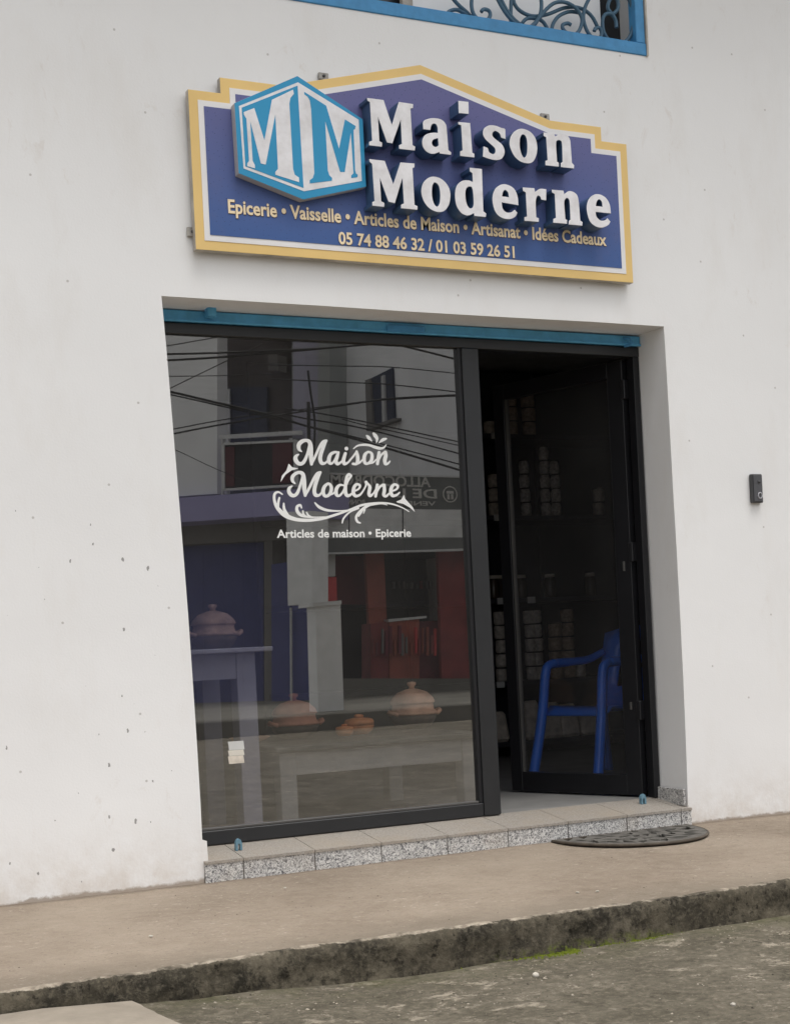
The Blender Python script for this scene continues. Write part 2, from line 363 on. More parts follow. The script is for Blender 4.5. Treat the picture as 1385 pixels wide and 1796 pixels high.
def bm_box(bm, lo, hi, bev=0.0, rot=None, cen=None):
    r = bmesh.ops.create_cube(bm, size=1.0)
    lo, hi = Vector(lo), Vector(hi); c = (lo + hi) / 2; s = hi - lo
    vs = r['verts']
    for v in vs: v.co = Vector((v.co.x * s.x + c.x, v.co.y * s.y + c.y, v.co.z * s.z + c.z))
    if bev:
        es = list({e for v in vs for e in v.link_edges})
        rr = bmesh.ops.bevel(bm, geom=es, offset=bev, segments=1, affect='EDGES')
        vs = list({v for f in rr['faces'] for v in f.verts} | {v for v in vs if v.is_valid})
    if rot is not None:
        cc = Vector(cen) if cen is not None else c
        for v in vs: v.co = rot @ (v.co - cc) + cc
    return vs
def box(name, lo, hi, m, parent=None, bev=0.004, rot=None, cen=None, origin=None):
    lo2 = [min(a, b) for a, b in zip(lo, hi)]; hi2 = [max(a, b) for a, b in zip(lo, hi)]
    bm = bmesh.new(); bm_box(bm, lo2, hi2, bev, rot, cen); return from_bm(name, bm, m, parent, False, origin)
def tube_geo(pts, r, n=8, closed=False):
    pts = [Vector(p) for p in pts]; V = []; Fc = []
    k = len(pts); rr = r if isinstance(r, (list, tuple)) else [r] * k
    up = None
    for i, p in enumerate(pts):
        t = (pts[min(i + 1, k - 1)] - pts[max(i - 1, 0)]).normalized()
        if up is None:
            up = Vector((0, 0, 1)) if abs(t.z) < 0.9 else Vector((1, 0, 0))
        s = t.cross(up).normalized(); up = s.cross(t).normalized()
        for j in range(n):
            a = 2 * math.pi * j / n; V.append(p + (s * math.cos(a) + up * math.sin(a)) * rr[i])
    for i in range(k - 1):
        for j in range(n):
            Fc.append((i * n + j, i * n + (j + 1) % n, (i + 1) * n + (j + 1) % n, (i + 1) * n + j))
    Fc.append(tuple(range(n))[::-1]); Fc.append(tuple((k - 1) * n + j for j in range(n)))
    return V, Fc
def tube(name, pts, r, m, parent=None, n=8, origin=None):
    V, Fc = tube_geo(pts, r, n); return obj(name, V, Fc, m, parent, True, None, origin)
def lathe(name, prof, c, m, parent=None, n=28, origin=None, sx=1.0):
    V = []; Fc = []; c = Vector(c)
    for r, z in prof:
        for j in range(n):
            a = 2 * math.pi * j / n; V.append(c + Vector((r * math.cos(a) * sx, r * math.sin(a), z)))
    for i in range(len(prof) - 1):
        for j in range(n): Fc.append((i * n + j, i * n + (j + 1) % n, (i + 1) * n + (j + 1) % n, (i + 1) * n + j))
    Fc.append(tuple(range(n))[::-1]); Fc.append(tuple((len(prof) - 1) * n + j for j in range(n)))
    return obj(name, V, Fc, m, parent, True, None, origin)
def smooth_pts(pts, k=6):
    out = []; n = len(pts)
    P = [np.array(p, float) for p in pts]
    for i in range(n - 1):
        p0, p1, p2, p3 = P[max(i - 1, 0)], P[i], P[i + 1], P[min(i + 2, n - 1)]
        for t in np.linspace(0, 1, k, endpoint=False):
            out.append(0.5 * ((2 * p1) + (-p0 + p2) * t + (2 * p0 - 5 * p1 + 4 * p2 - p3) * t * t + (-p0 + 3 * p1 - 3 * p2 + p3) * t ** 3))
    out.append(P[-1]); return out
def contour(pts):
    """closed outline; points (x, y) are smooth, (x, y, 1) are sharp corners"""
    n = len(pts); out = []
    P = [np.array(p[:2], float) for p in pts]; S = [len(p) > 2 for p in pts]
    for i in range(n):
        j = (i + 1) % n
        if S[i] and S[j]: out.append(P[i]); continue
        m0 = (P[j] - P[i]) if S[i] else (P[j] - P[i - 1]) / 2
        m1 = (P[j] - P[i]) if S[j] else (P[(j + 1) % n] - P[i]) / 2
        for t in (0, .2, .4, .6, .8):
            h = ((2*t**3 - 3*t*t + 1), (t**3 - 2*t*t + t), (-2*t**3 + 3*t*t), (t**3 - t*t))
            out.append(h[0] * P[i] + h[1] * m0 + h[2] * P[j] + h[3] * m1)
    return out
def curve_mesh(loops, ext, bev=0.0):
    """filled 2D loops (even-odd) extruded by +-ext; returns verts, faces in the (u, v, w) frame"""
    cu = bpy.data.curves.new('tmp', 'CURVE'); cu.dimensions = '2D'; cu.fill_mode = 'BOTH'; cu.extrude = ext
    cu.bevel_depth = bev; cu.bevel_resolution = 1
    if bev: cu.offset = -bev
    for lp in loops:
        sp = cu.splines.new('POLY'); sp.points.add(len(lp) - 1); sp.use_cyclic_u = True
        for q, p in zip(sp.points, lp): q.co = (p[0], p[1], 0, 1)
    return cu_to_geo(cu)
def cu_to_geo(cu):
    o = bpy.data.objects.new('tmp', cu); COL.objects.link(o)
    dg = bpy.context.evaluated_depsgraph_get(); dg.update()
    me = o.evaluated_get(dg).to_mesh()
    V = [v.co.copy() for v in me.vertices]; Fc = [tuple(p.vertices) for p in me.polygons]; nz = [p.normal.z for p in me.polygons]
    o.evaluated_get(dg).to_mesh_clear(); bpy.data.objects.remove(o); bpy.data.curves.remove(cu)
    return V, Fc, nz
def plate(name, loops, yf, yb, m, parent=None, side=None, bev=0.0, origin=None):
    """a flat shape standing in the wall's plane: front at y=yf, back at y=yb; loops in (x, z)"""
    ext = (yb - yf) / 2 - bev; yc = (yf + yb) / 2
    V, Fc, nz = curve_mesh(loops, ext, bev)
    V = [Vector((v.x, yc - v.z, v.y)) for v in V]
    if side: return obj(name, V, Fc, [m, side], parent, False, [0 if z > 0.7 else 1 for z in nz], origin)
    return obj(name, V, Fc, m, parent, False, None, origin)
def text_geo(body, offset=0.0, ext=0.001):
    cu = bpy.data.curves.new('tmp', 'FONT'); cu.body = body; cu.size = 1.0; cu.offset = offset; cu.extrude = ext; cu.resolution_u = 3
    return cu_to_geo(cu)
def words_of(V, Fc, gap=0.10):
    """split lettering into words: connected letters sorted along the line, parted at wide gaps"""
    par = list(range(len(V)))
    def fd_(a):
        while par[a] != a: par[a] = par[par[a]]; a = par[a]
        return a
    for f in Fc:
        for k in f[1:]: par[fd_(f[0])] = fd_(k)
    isl = {}
    for i in range(len(V)): isl.setdefault(fd_(i), []).append(i)
    L_ = sorted((min(V[i].x for i in q), max(V[i].x for i in q), r) for r, q in isl.items())
    groups = []; end = -1e9
    for a, b, r in L_:
        if a - end > gap: groups.append(set())
        groups[-1].add(r); end = max(end, b)
    out = []
    for gset in groups:
        ids = [i for i in range(len(V)) if fd_(i) in gset]; mp = {i: k for k, i in enumerate(ids)}
        out.append((ids, [tuple(mp[i] for i in f) for f in Fc if fd_(f[0]) in gset]))
    return out
def text_plate(name, body, p0, p1, capz, y, m, parent, offset=0.012, flip=False, ext=0.0008, gap=0.10):
    """flat lettering, one object a word: baseline from p0 to p1 (x, z), capital height capz, on the plane y"""
    V, Fc, nz = text_geo(body, offset)
    xs = [v.x for v in V]; x0, x1 = min(xs), max(xs)
    capg = 0.73
    o = []
    for v in V:
        t = (v.x - x0) / (x1 - x0)
        x = p0[0] + (p1[0] - p0[0]) * t; z = p0[1] + (p1[1] - p0[1]) * t + v.y / capg * capz
        yy = y + (ext if (v.z > 0) == flip else -ext)
        o.append((x, yy, z))
    for ids, fs in words_of(V, Fc, gap): obj(name, [o[i] for i in ids], fs, m, parent)
# union of brush strokes drawn as an implicit field, outlined by marching squares
def stroke_union(strokes, polys, step):
    samples = []
    for s in strokes:
        for p in smooth_pts(s, 9): samples.append(p)
    S = np.array(samples)
    x0, y0 = S[:, 0].min() - 60, S[:, 1].min() - 60; x1, y1 = S[:, 0].max() + 60, S[:, 1].max() + 60
    for pl in polys:
        a = np.array(pl, float); x0 = min(x0, a[:, 0].min() - 8); x1 = max(x1, a[:, 0].max() + 8); y0 = min(y0, a[:, 1].min() - 8); y1 = max(y1, a[:, 1].max() + 8)
    xs = np.arange(x0, x1, step); ys = np.arange(y0, y1, step)
    GX, GY = np.meshgrid(xs, ys); D = np.full(GX.shape, 1e9)
    for sx, sy, r in S:
        i0, i1 = np.searchsorted(xs, [sx - r - 3 * step, sx + r + 3 * step]); j0, j1 = np.searchsorted(ys, [sy - r - 3 * step, sy + r + 3 * step])
        d = np.hypot(GX[j0:j1, i0:i1] - sx, GY[j0:j1, i0:i1] - sy) - r
        D[j0:j1, i0:i1] = np.minimum(D[j0:j1, i0:i1], d)
    for pl in polys:
        a = np.array(pl, float); n = len(a)
        ins = np.zeros(GX.shape, bool); dm = np.full(GX.shape, 1e9)
        for i in range(n):
            p, q = a[i], a[(i + 1) % n]
            with np.errstate(divide='ignore', invalid='ignore'):
                cr = ((p[1] > GY) != (q[1] > GY)) & (GX < (q[0] - p[0]) * (GY - p[1]) / (q[1] - p[1]) + p[0])
            ins ^= cr
            e = q - p; t = np.clip(((GX - p[0]) * e[0] + (GY - p[1]) * e[1]) / max(e @ e, 1e-9), 0, 1)
            dm = np.minimum(dm, np.hypot(GX - p[0] - t * e[0], GY - p[1] - t * e[1]))
        D = np.minimum(D, np.where(ins, -dm, dm))
    D = np.clip(D, -5 * step, 5 * step)
    return march(D, x0, y0, step)
def march(D, x0, y0, step):
    nxt = {}
    H, Wd = D.shape
    inside = D < 0
    def ex(i, j): t = D[j, i] / (D[j, i] - D[j, i + 1]); return ('h', i, j), (x0 + (i + t) * step, y0 + j * step)
    def ey(i, j): t = D[j, i] / (D[j, i] - D[j + 1, i]); return ('v', i, j), (x0 + i * step, y0 + (j + t) * step)
    pos = {}
    cells = inside[:-1, :-1].astype(int) + 2 * inside[:-1, 1:] + 4 * inside[1:, 1:] + 8 * inside[1:, :-1]
    T = {1: [('l', 't')], 2: [('t', 'r')], 3: [('l', 'r')], 4: [('r', 'b')], 5: [('l', 't'), ('r', 'b')], 6: [('t', 'b')], 7: [('l', 'b')],
         8: [('b', 'l')], 9: [('b', 't')], 10: [('t', 'r'), ('b', 'l')], 11: [('b', 'r')], 12: [('r', 'l')], 13: [('r', 't')], 14: [('t', 'l')]}
    for j, i in zip(*np.nonzero((cells > 0) & (cells < 15))):
        i = int(i); j = int(j)
        for a, b in T[int(cells[j, i])]:
            ids = []
            for e in (a, b):
                k, p = {'t': lambda: ex(i, j), 'b': lambda: ex(i, j + 1), 'l': lambda: ey(i, j), 'r': lambda: ey(i + 1, j)}[e]()
                pos[k] = p; ids.append(k)
            nxt[ids[0]] = ids[1]
    loops = []
    while nxt:
        s, c_ = next(iter(nxt.items())); lp = [s]; del nxt[s]
        while c_ in nxt:
            lp.append(c_); c_ = nxt.pop(c_)
        if len(lp) >= 6: loops.append([pos[k] for k in lp])
    return loops
def copy_tree(o, parent=None):
    c_ = o.copy(); COL.objects.link(c_); c_.parent = parent; LOC[c_] = LOC.get(o, Vector((0, 0, 0)))
    for ch in list(o.children): copy_tree(ch, c_)
    return c_
xz = lambda p: (p.x, p.z)
# ================================================================== the setting: ground
def fbm(x, y, s):
    from mathutils import noise
    return noise.fractal(Vector((x * s, y * s, 3.7)), 1.0, 2.0, 4)
def sheet(name, xs, ys, zf, m, flip=False):
    V = [(x, y, zf(x, y)) for y in ys for x in xs]; n = len(xs)
    Fc = [(j * n + i, j * n + i + 1, (j + 1) * n + i + 1, (j + 1) * n + i) for j in range(len(ys) - 1) for i in range(n - 1)]
    return tag(obj(name, V, Fc, m, None, True), kind='structure')
def lsp(a, b, n): return [a + (b - a) * i / (n - 1) for i in range(n)]
KY = -1.45                                   # kerb line
def kerb_y(x): return KY + 0.018 * fbm(x, 1.3, 1.1) + 0.006 * fbm(x, 5.0, 9.0) + (0.03 * math.exp(-((x - 1.62) / 0.25) ** 2))
ROADZ = -0.122
def road_z(x, y):
    z = ROADZ + 0.006 * fbm(x, y, 1.2) + 0.003 * fbm(x, y, 6.0)
    if x < 1.9 and y > -2.6: z += 0.055 * max(0.0, min(1.0, (1.75 - x) / 0.9)) * max(0.0, min(1.0, (y + 2.6) / 0.9))
    return z
rx = sorted(set([round(v, 3) for v in lsp(-3, 7, 220) + lsp(-60, -3, 20) + lsp(7, 70, 24)]))
ry = sorted(set([round(v, 3) for v in lsp(-3.4, -1.30, 46) + lsp(-14, -3.4, 30)]))
sheet('road', rx, ry, road_z, 'road_concrete')
sx_ = sorted(set([round(v, 3) for v in lsp(-2, 7, 260) + lsp(-60, -2, 20) + lsp(7, 70, 24)]))
# pavement slab: a sheet whose street edge is broken and rounded
rowt = [0.30, 0.02, -0.12, -0.3, -0.5, -0.7, -0.9, -1.08, -1.2, -1.3, -1.36]
V = []; Fc = []
for y in rowt:
    for x in sx_: V.append((x, y, 0.004 * fbm(x, y, 1.5) + 0.0015 * fbm(x, y, 9) + (0.006 if y > -0.05 else 0)))
for x in sx_: V.append((x, kerb_y(x) + 0.028, 0.004 * fbm(x, -1.43, 1.5) + 0.004 * fbm(x, 2, 14)))
n = len(sx_)
for j in range(len(rowt)):
    for i in range(n - 1): Fc.append((j * n + i + 1, j * n + i, (j + 1) * n + i, (j + 1) * n + i + 1))
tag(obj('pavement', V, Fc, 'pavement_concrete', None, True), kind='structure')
V = []; Fc = []
levels = [(0.0275, 0.0005), (0.012, -0.003), (0.002, -0.013), (-0.002, -0.035), (-0.004, -0.06), (-0.004, -0.09), (-0.008, -0.12), (-0.012, -0.16)]
for dy, dz in levels:
    for x in sx_:
        r = 0.012 * fbm(x, dz * 6, 8.0) * min(1, -dz * 30 + 0.15)
        V.append((x, kerb_y(x) + dy + r, dz + 0.004 * fbm(x, -1.43, 1.5) + 0.004 * fbm(x, 2, 14)))
for j in range(len(levels) - 1):
    for i in range(n - 1): Fc.append((j * n + i + 1, j * n + i, (j + 1) * n + i, (j + 1) * n + i + 1))
tag(obj('kerb', V, Fc, 'kerb_concrete', None, True), kind='structure')
# smooth concrete apron running up to the kerb at the left
V = []; Fc = []
ax = lsp(-2.0, 1.0, 40); ay = lsp(-1.47, -2.7, 26)
for y in ay:
    for x in ax:
        xe = x + (0.16 + 0.10 * (-1.47 - y)) * (1 if x > 0.9 else 0) + (0.02 * fbm(x, y * 3, 4) if x > 0.9 else 0)
        V.append((xe, y, road_z(xe, y) + 0.012 - (0.03 if x > 0.97 else 0)))
m_ = len(ax)
for j in range(len(ay) - 1):
    for i in range(m_ - 1): Fc.append((j * m_ + i + 1, j * m_ + i, (j + 1) * m_ + i, (j + 1) * m_ + i + 1))
tag(obj('ramp', V, Fc, 'ramp_concrete', None, True), kind='structure')

# ================================================================== the shop building
B = thing('shop_building', (2.9, 0.0, 0.0), 'white plastered shop building with tiled doorstep and blue barred upper window', 'building')
opL = [(283.5, 519), (292, 610), (302, 730), (312, 850), (321, 960), (330, 1075), (338, 1190), (346, 1310), (352, 1410), (355, 1473)]
left_edge = [xz(W(*p)) for p in opL]
left_edge += [xz(W(363, 1475)), xz(W(365.5, 1511)), xz(W(358.5, 1516)), (1.797, -0.01)]
right_edge = [xz(W(*p)) for p in [(1207, 1430), (1205, 1390), (1202, 1300), (1197, 1180), (1191, 1060), (1185, 950), (1178, 830), (1171, 700), (1163.5, 572.5)]]
top_edge = [xz(W(*p)) for p in [(1040, 564.5), (900, 557), (720, 546.5), (560, 536), (420, 527.5)]]
outer = [(-8, -0.25), (1.797, -0.25)] + left_edge[::-1] + top_edge[::-1] + right_edge[::-1] + [(4.095, -0.25), (13, -0.25), (13, 8.5), (-8, 8.5)]
WX0, WX1, WZ0, WZ1 = 1.75, 4.072, 3.494, 4.75
win = [(WX0, WZ0), (WX0, WZ1), (WX1, WZ1), (WX1, WZ0)]
plate('wall', [outer, win], 0.0, 0.25, 'white_plaster', B)
box('shade_slab', (-8, -0.8, 5.0), (13, 6, 5.2), 'white_plaster', B, 0.02)  # unseen overhang, added and set low to darken the upper wall
# lumps of broken plaster at the foot of the wall beside the step
def blob(name, c, r, m, parent=None, seed=0, origin=None, flat=0.5):
    bm = bmesh.new(); bmesh.ops.create_icosphere(bm, subdivisions=2, radius=1.0)
    rnd = random.Random(seed); o3 = Vector((rnd.random() * 9, rnd.random() * 9, rnd.random() * 9))
    from mathutils import noise
    for v in bm.verts:
        k = 1 + 0.45 * noise.noise(v.co * 1.6 + o3)
        v.co = Vector(c) + Vector((v.co.x * r * k, v.co.y * r * k, v.co.z * r * k * flat))
    return from_bm(name, bm, m, parent, True, origin)
rl = random.Random(3)
for x, r in [(4.16, .022), (4.255, .016)]:
    blob('plaster_lump', (x, 0.006, -0.002), r, 'white_plaster', B, int(x * 1000), None, 0.5)
# doorstep: granite front tiles, sloping tread tiles, grout bed
STEP_Y = -0.012
jx = [1.797] + [W(px, py, STEP_Y).x for px, py in [(427, 1509), (552, 1492), (668, 1475), (784, 1462), (890, 1449), (995, 1435), (1098, 1423), (1193, 1411)]] + [4.106]
ztop = 0.084
step = box('step', (1.80, STEP_Y + 0.010, -0.15), (4.10, 0.30, 0.072), 'tread_tile', B, 0.0)
for a, b in zip(jx[:-1], jx[1:]):
    t = box('riser_tile', (a + 0.0022, STEP_Y, -0.004), (b - 0.0022, STEP_Y + 0.010, ztop - 0.002 + rl.uniform(-.001, .001)), 'granite', step, 0.0015)
TREAD_B = 0.118
for a, b in zip(jx[:-1], jx[1:]):
    V = []
    for (x, y, z) in [(a + .0015, STEP_Y - 0.004, ztop), (b - .0015, STEP_Y - 0.004, ztop), (b - .0015, 0.23, TREAD_B), (a + .0015, 0.23, TREAD_B)]:
        V.append((x, y, z))
    V += [(x, y, z - 0.011) for x, y, z in V]
    # rounded nose
    obj('tread_tile', V, [(0, 1, 2, 3), (7, 6, 5, 4), (0, 4, 5, 1), (1, 5, 6, 2), (2, 6, 7, 3), (3, 7, 4, 0)], 'tread_tile', step)
sk = box('skirting_tile', (4.079, 0.008, 0.094), (4.091, 0.205, 0.168), 'granite', B, 0.0015)

# blue shutter rail under the lintel with its lugs, hasps at the sill
rail = box('shutter_rail', (1.74, 0.185, 2.217), (4.093, 0.235, 2.262), 'blue_paint', B, 0.004)
box('rail_lip', (1.741, 0.176, 2.214), (4.092, 0.186, 2.2235), 'blue_paint', rail, 0.002)
for px, py in [(362, 548), (712, 577), (1098, 600)]:
    p = W(px, py, 0.17)
    if px < 400: box('rail_lug', (p.x - 0.006, 0.13, p.z - 0.022), (p.x + 0.03, 0.176, p.z + 0.022), 'blue_paint', rail, 0.003)
    elif px < 800: box('rail_lug', (p.x - 0.09, 0.165, p.z - 0.013), (p.x + 0.09, 0.176, p.z + 0.015), 'blue_frame', rail, 0.004)
    else: tube('rail_lug', [(p.x - .01, .178, p.z - .018), (p.x + .012, .165, p.z - .016), (p.x + .022, .158, p.z), (p.x + .012, .165, p.z + .016), (p.x - .01, .178, p.z + .018)], .006, 'blue_frame', rail)
for (px, py), zz in [((420, 1490), 0.104), ((1129, 1409), 0.108)]:
    p = onZ(px, py, zz); c = 0.0135
    lp = [(-c, 0), (-c, .030), (-c * .6, .042), (0, .047), (c * .6, .042), (c, .030), (c, 0), (c * .35, 0), (c * .35, .018), (c * .2, .026), (-c * .2, .026), (-c * .35, .018), (-c * .35, 0)]
    plate('floor_hasp', [[(p.x + u, zz - 0.004 + v) for u, v in lp]], p.y, p.y + 0.02, 'hasp_blue', B, None, 0.0015)

# upper window: blue frame, pale panel, open gap on a sheet painted dark for the unlit room, scrolled grille
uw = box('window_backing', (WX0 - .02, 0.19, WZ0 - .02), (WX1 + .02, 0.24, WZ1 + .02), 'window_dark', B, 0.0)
fw = 0.052
for lo, hi in [((WX0, -0.006, WZ0 - .004), (WX1, 0.05, WZ0 + fw)), ((WX0, -0.006, WZ1 - fw), (WX1, 0.05, WZ1)), ((WX0, -0.004, WZ0 + fw), (WX0 + fw, 0.05, WZ1 - fw)), ((WX1 - fw, -0.004, WZ0 + fw), (WX1 - 0.004, 0.05, WZ1 - fw))]:
    box('window_frame', lo, hi, 'blue_frame', B, 0.003)
box('window_trim', (WX1 - 0.003, -0.012, WZ0 - 0.006), (WX1 + 0.006, 0.05, WZ1), 'sign_edge', B, 0.001)
p0 = W(1050, 60, 0.15).x; p1 = W(720, 20, 0.15).x; p2 = W(640, 10, .15).x
box('window_panel', (p1, 0.13, WZ0), (p0, 0.15, WZ1), 'window_panel', B, 0.002)
box('window_panel', (WX0, 0.16, WZ0), (p2, 0.18, WZ1), 'window_panel', B, 0.002)
box('sash_stile', (p1 - 0.05, 0.125, WZ0), (p1, 0.155, WZ1), 'sign_edge', B, 0.003)
G_ = crop(740, 0, 3.378)
def rod(pts, y=0.028, r=0.0085):
    P = [W(*G_(p), y) for p in pts]
    P = [Vector(q) for q in smooth_pts([tuple(p) for p in P], 6)]
    tube('grille_scroll', P, r, 'blue_rod', B, 7)
ring = lambda cx_, cy_, rx_, ry_, a0, a1, k=12: [(cx_ + rx_ * math.cos(R_(a0 + (a1 - a0) * i / k)), cy_ + ry_ * math.sin(R_(a0 + (a1 - a0) * i / k))) for i in range(k + 1)]
rod([(350, 70), (365, 55), (395, 65), (402, 95), (380, 122), (340, 118), (305, 85), (292, 30), (300, -40), (330, -110)])
rod([(430, -40), (470, 40), (520, 110), (580, 155), (640, 158), (690, 110), (740, 50), (790, 15), (850, 15), (910, 50), (945, 110), (935, 170), (905, 205), (865, 200), (835, 175), (832, 148), (860, 138), (880, 148)])
rod([(440, -60), (500, 60), (560, 130), (620, 162), (670, 140), (700, 80), (705, 10), (690, -60)])
rod([(1000, -30), (965, 40), (955, 110), (975, 180), (1010, 225), (1045, 230), (1062, 200), (1050, 165), (1025, 170), (1018, 185)])
rod([(1150, 165), (1145, 120), (1120, 85), (1085, 85), (1068, 120), (1075, 190), (1110, 240), (1165, 258), (1215, 235), (1245, 170), (1250, 90), (1235, 20), (1205, -30)])
rod([(1120, 80), (1100, 50), (1105, 10), (1130, -20), (1155, 0), (1160, 45), (1140, 75), (1120, 85)])
rod([(140, 92), (165, 65), (205, 58), (250, 80), (290, 108)], 0.05)
rod([(180, -10), (215, 30), (260, 70), (300, 110)], 0.05)
rod([(590, 140), (620, 110), (670, 110), (715, 130), (750, 190)], 0.05)
rod([(540, -30), (545, 20), (580, 65), (650, 95), (740, 85), (830, 50), (900, 42), (960, 60), (1005, 100), (1035, 155)], 0.05)
rod([(765, 195), (775, 140), (810, 95), (870, 70), (930, 75)], 0.05)
rod([(525, 150), (525, 60), (530, -40)], 0.05)

# ================================================================== shop sign
FY = -0.045
S = thing('shop_sign', (2.915, 0.0, 2.455), 'blue shop sign with yellow border and raised white letters above the door', 'sign')
cxs = (W(344, 439, FY).x + W(1110, 496, FY).x) / 2
half = []
for p in [(738, 113.8), (974.8, 217), (1053, 220.9), (1054.8, 248.8), (1099.6, 253.6), (1110, 495)]:
    q = W(*p, FY); half.append((q.x - cxs, q.z))
topz, z1, z2, zb = half[0][1], 3.122, 3.060, 2.442
x1, x2, x3 = 0.622, half[2][0], half[5][0]
poly = [(0, topz), (x1, z1), (x2, z1), (x2, z2), (x3, z2), (x3, zb), (-x3, zb), (-x3, z2), (-x2, z2), (-x2, z1), (-x1, z1)]
poly = [(cxs + x, z) for x, z in poly]
def inset(pl, d):
    n = len(pl); out = []
    for i in range(n):
        a, b, c_ = Vector(pl[i - 1]), Vector(pl[i]), Vector(pl[(i + 1) % n])
        e1 = (b - a).normalized(); e2 = (c_ - b).normalized()
        n1 = Vector((e1.y, -e1.x)); n2 = Vector((e2.y, -e2.x))    # clockwise polygon: inward is to the right
        k = 1 + n1.dot(n2); out.append(tuple(b + (n1 + n2) * (d / max(k, 0.2))))
    return out
plate('border_panel', [poly], FY, -0.012, 'sign_yellow', S, 'sign_edge', 0.002)
plate('white_band', [inset(poly, 0.037)], FY - 0.002, FY + 0.001, 'sign_white', S)
plate('blue_panel', [inset(poly, 0.060)], FY - 0.004, FY - 0.0005, 'sign_blue', S)
for (px, py), (w_, h_) in {(337, 407): (.02, .018), (567, 134): (.022, .014), (955, 205): (.022, .014)}.items():
    p = W(px, py, -0.01); bt = box('fixing_tab', (p.x - w_, -0.014, p.z - h_), (p.x + w_, -0.004, p.z + h_), 'steel', S, 0.002)
    tube('screw_head', [(p.x, -0.014, p.z), (p.x, -0.018, p.z)], 0.006, 'bell_dark', bt, 8)
LY0, LY1 = -0.128, FY - 0.0045            # raised letters: front and back
A_, B_, C_, D_ = crop(630, 160, 6.925), crop(830, 190, 6.925), crop(640, 270, 6.295), crop(850, 290, 5.771)
def letter(loops, cr, name='letter'):
    lp = [[xz(W(*cr(p), LY0)) for p in contour(l)] for l in loops]
    return plate(name, lp, LY0, LY1, 'letter_face', S, 'letter_side', 0.0015)
sh = lambda L_: [(x, y, 1) for x, y in L_]
letter([sh([(92,80),(295,105),(395,405),(478,128),(655,155),(652,205),(622,212),(648,655),(680,672),(675,722),(482,700),(480,655),(515,640),(502,350),(402,635),(335,622),(228,318),(245,605),(280,625),(276,676),(120,658),(118,615),(155,600),(128,132),(98,115)])], A_)
letter([[(770,385,1),(790,352),(850,330),(920,326),(1000,345),(1050,400),(1062,470),(1082,715,1),(1117,742,1),(1114,775,1),(975,757,1),(970,738,1),(930,755),(870,760),(805,725),(768,665),(763,600),(785,545),(830,515),(900,502),(952,505,1),(948,440),(930,402),(900,395),(875,415),(862,472,1),(775,462,1)],
        [(882,628),(900,588),(953,570,1),(962,655,1),(935,675),(900,665)]], A_)
letter([sh([(1198,372),(1345,385),(1372,745),(1397,760),(1397,806),(1222,787),(1222,730),(1252,718),(1235,415),(1200,402)])], A_)
letter([sh([(1200,115),(1325,128),(1328,277),(1205,266)])], A_, 'letter_dot')
letter([[(372,242,1),(388,258,1),(390,374,1),(335,356,1),(315,305),(265,275),(232,300),(238,345),(295,395),(355,450),(380,530),(350,605),(285,630),(200,617),(112,587,1),(120,460,1),(175,480,1),(192,530),(238,555),(264,530),(255,480),(200,428),(140,370),(114,310),(128,245),(190,206),(270,210),(335,235)]], B_)
letter([[(437,440),(455,335),(520,264),(600,247),(690,285),(750,360),(775,470),(760,580),(715,655),(645,668),(560,640),(485,565)], [(602,316),(638,350),(652,440),(647,550),(618,598),(588,565),(564,480),(563,390),(575,340)]], B_)
letter([[(848,290,1),(978,304,1),(992,340,1),(1060,302),(1130,322),(1170,375),(1182,470),(1195,660,1),(1222,690,1),(1220,732,1),(1058,714,1),(1058,664,1),(1080,650,1),(1072,430),(1050,390),(1020,390),(1003,430),(1015,648,1),(1036,660,1),(1036,710,1),(872,692,1),(872,637,1),(899,628,1),(880,350,1),(850,336,1)]], B_)
letter([sh([(45,55),(218,75),(312,330),(390,92),(548,105),(545,150),(525,158),(548,562),(580,575),(578,618),(395,600),(398,560),(428,545),(412,270),(330,545),(258,528),(165,270),(180,522),(215,540),(213,585),(80,572),(80,530),(105,520),(78,112),(50,85)])], C_)
letter([[(620,420),(640,322),(700,262),(770,250),(850,280),(915,350),(942,440),(930,550),(880,625),(810,642),(720,608),(650,525)], [(772,315),(810,348),(828,430),(823,540),(795,580),(762,550),(741,470),(740,385),(750,335)]], C_)
letter([[(1152,150,1),(1290,165,1),(1306,632,1),(1337,657,1),(1333,697,1),(1205,685,1),(1200,655,1),(1170,670),(1120,680),(1055,645),(1005,560),(992,440),(1012,350),(1070,297),(1140,290),(1188,308,1),(1183,212,1),(1155,192,1)], [(1150,360),(1185,390),(1196,560),(1165,600),(1130,568),(1109,480),(1114,390)]], C_)
letter([[(75,350),(95,252),(150,200),(215,192),(290,230),(330,310),(340,405,1),(170,375,1),(182,440),(220,475),(265,474),(302,448,1),(330,480,1),(305,522),(250,545),(170,530),(105,470)], [(205,250),(233,275),(242,322,1),(175,312,1),(184,270)]], D_)
letter([[(380,222,1),(500,230,1),(507,268,1),(555,237),(622,241,1),(620,356,1),(570,348,1),(556,314),(530,312),(515,370),(520,525,1),(547,535,1),(545,573,1),(400,562,1),(398,525,1),(425,517,1),(412,275,1),(385,258,1)]], D_)
letter([[(675,245,1),(795,255,1),(803,290,1),(850,260),(910,277),(945,340),(965,558,1),(988,574,1),(985,612,1),(845,599,1),(848,560,1),(864,550,1),(855,370),(835,333),(815,340),(803,380),(815,545,1),(832,552,1),(830,593,1),(690,581,1),(690,541,1),(717,531,1),(705,290,1),(678,275,1)]], D_)
letter([[(1028,440),(1045,350),(1095,300),(1155,292),(1220,325),(1262,395),(1275,488,1),(1120,472,1),(1130,520),(1170,557),(1212,556),(1238,532,1),(1270,570,1),(1245,607),(1180,632),(1110,613),(1055,555)], [(1155,345),(1180,367),(1188,418,1),(1122,410,1),(1132,365)]], D_)
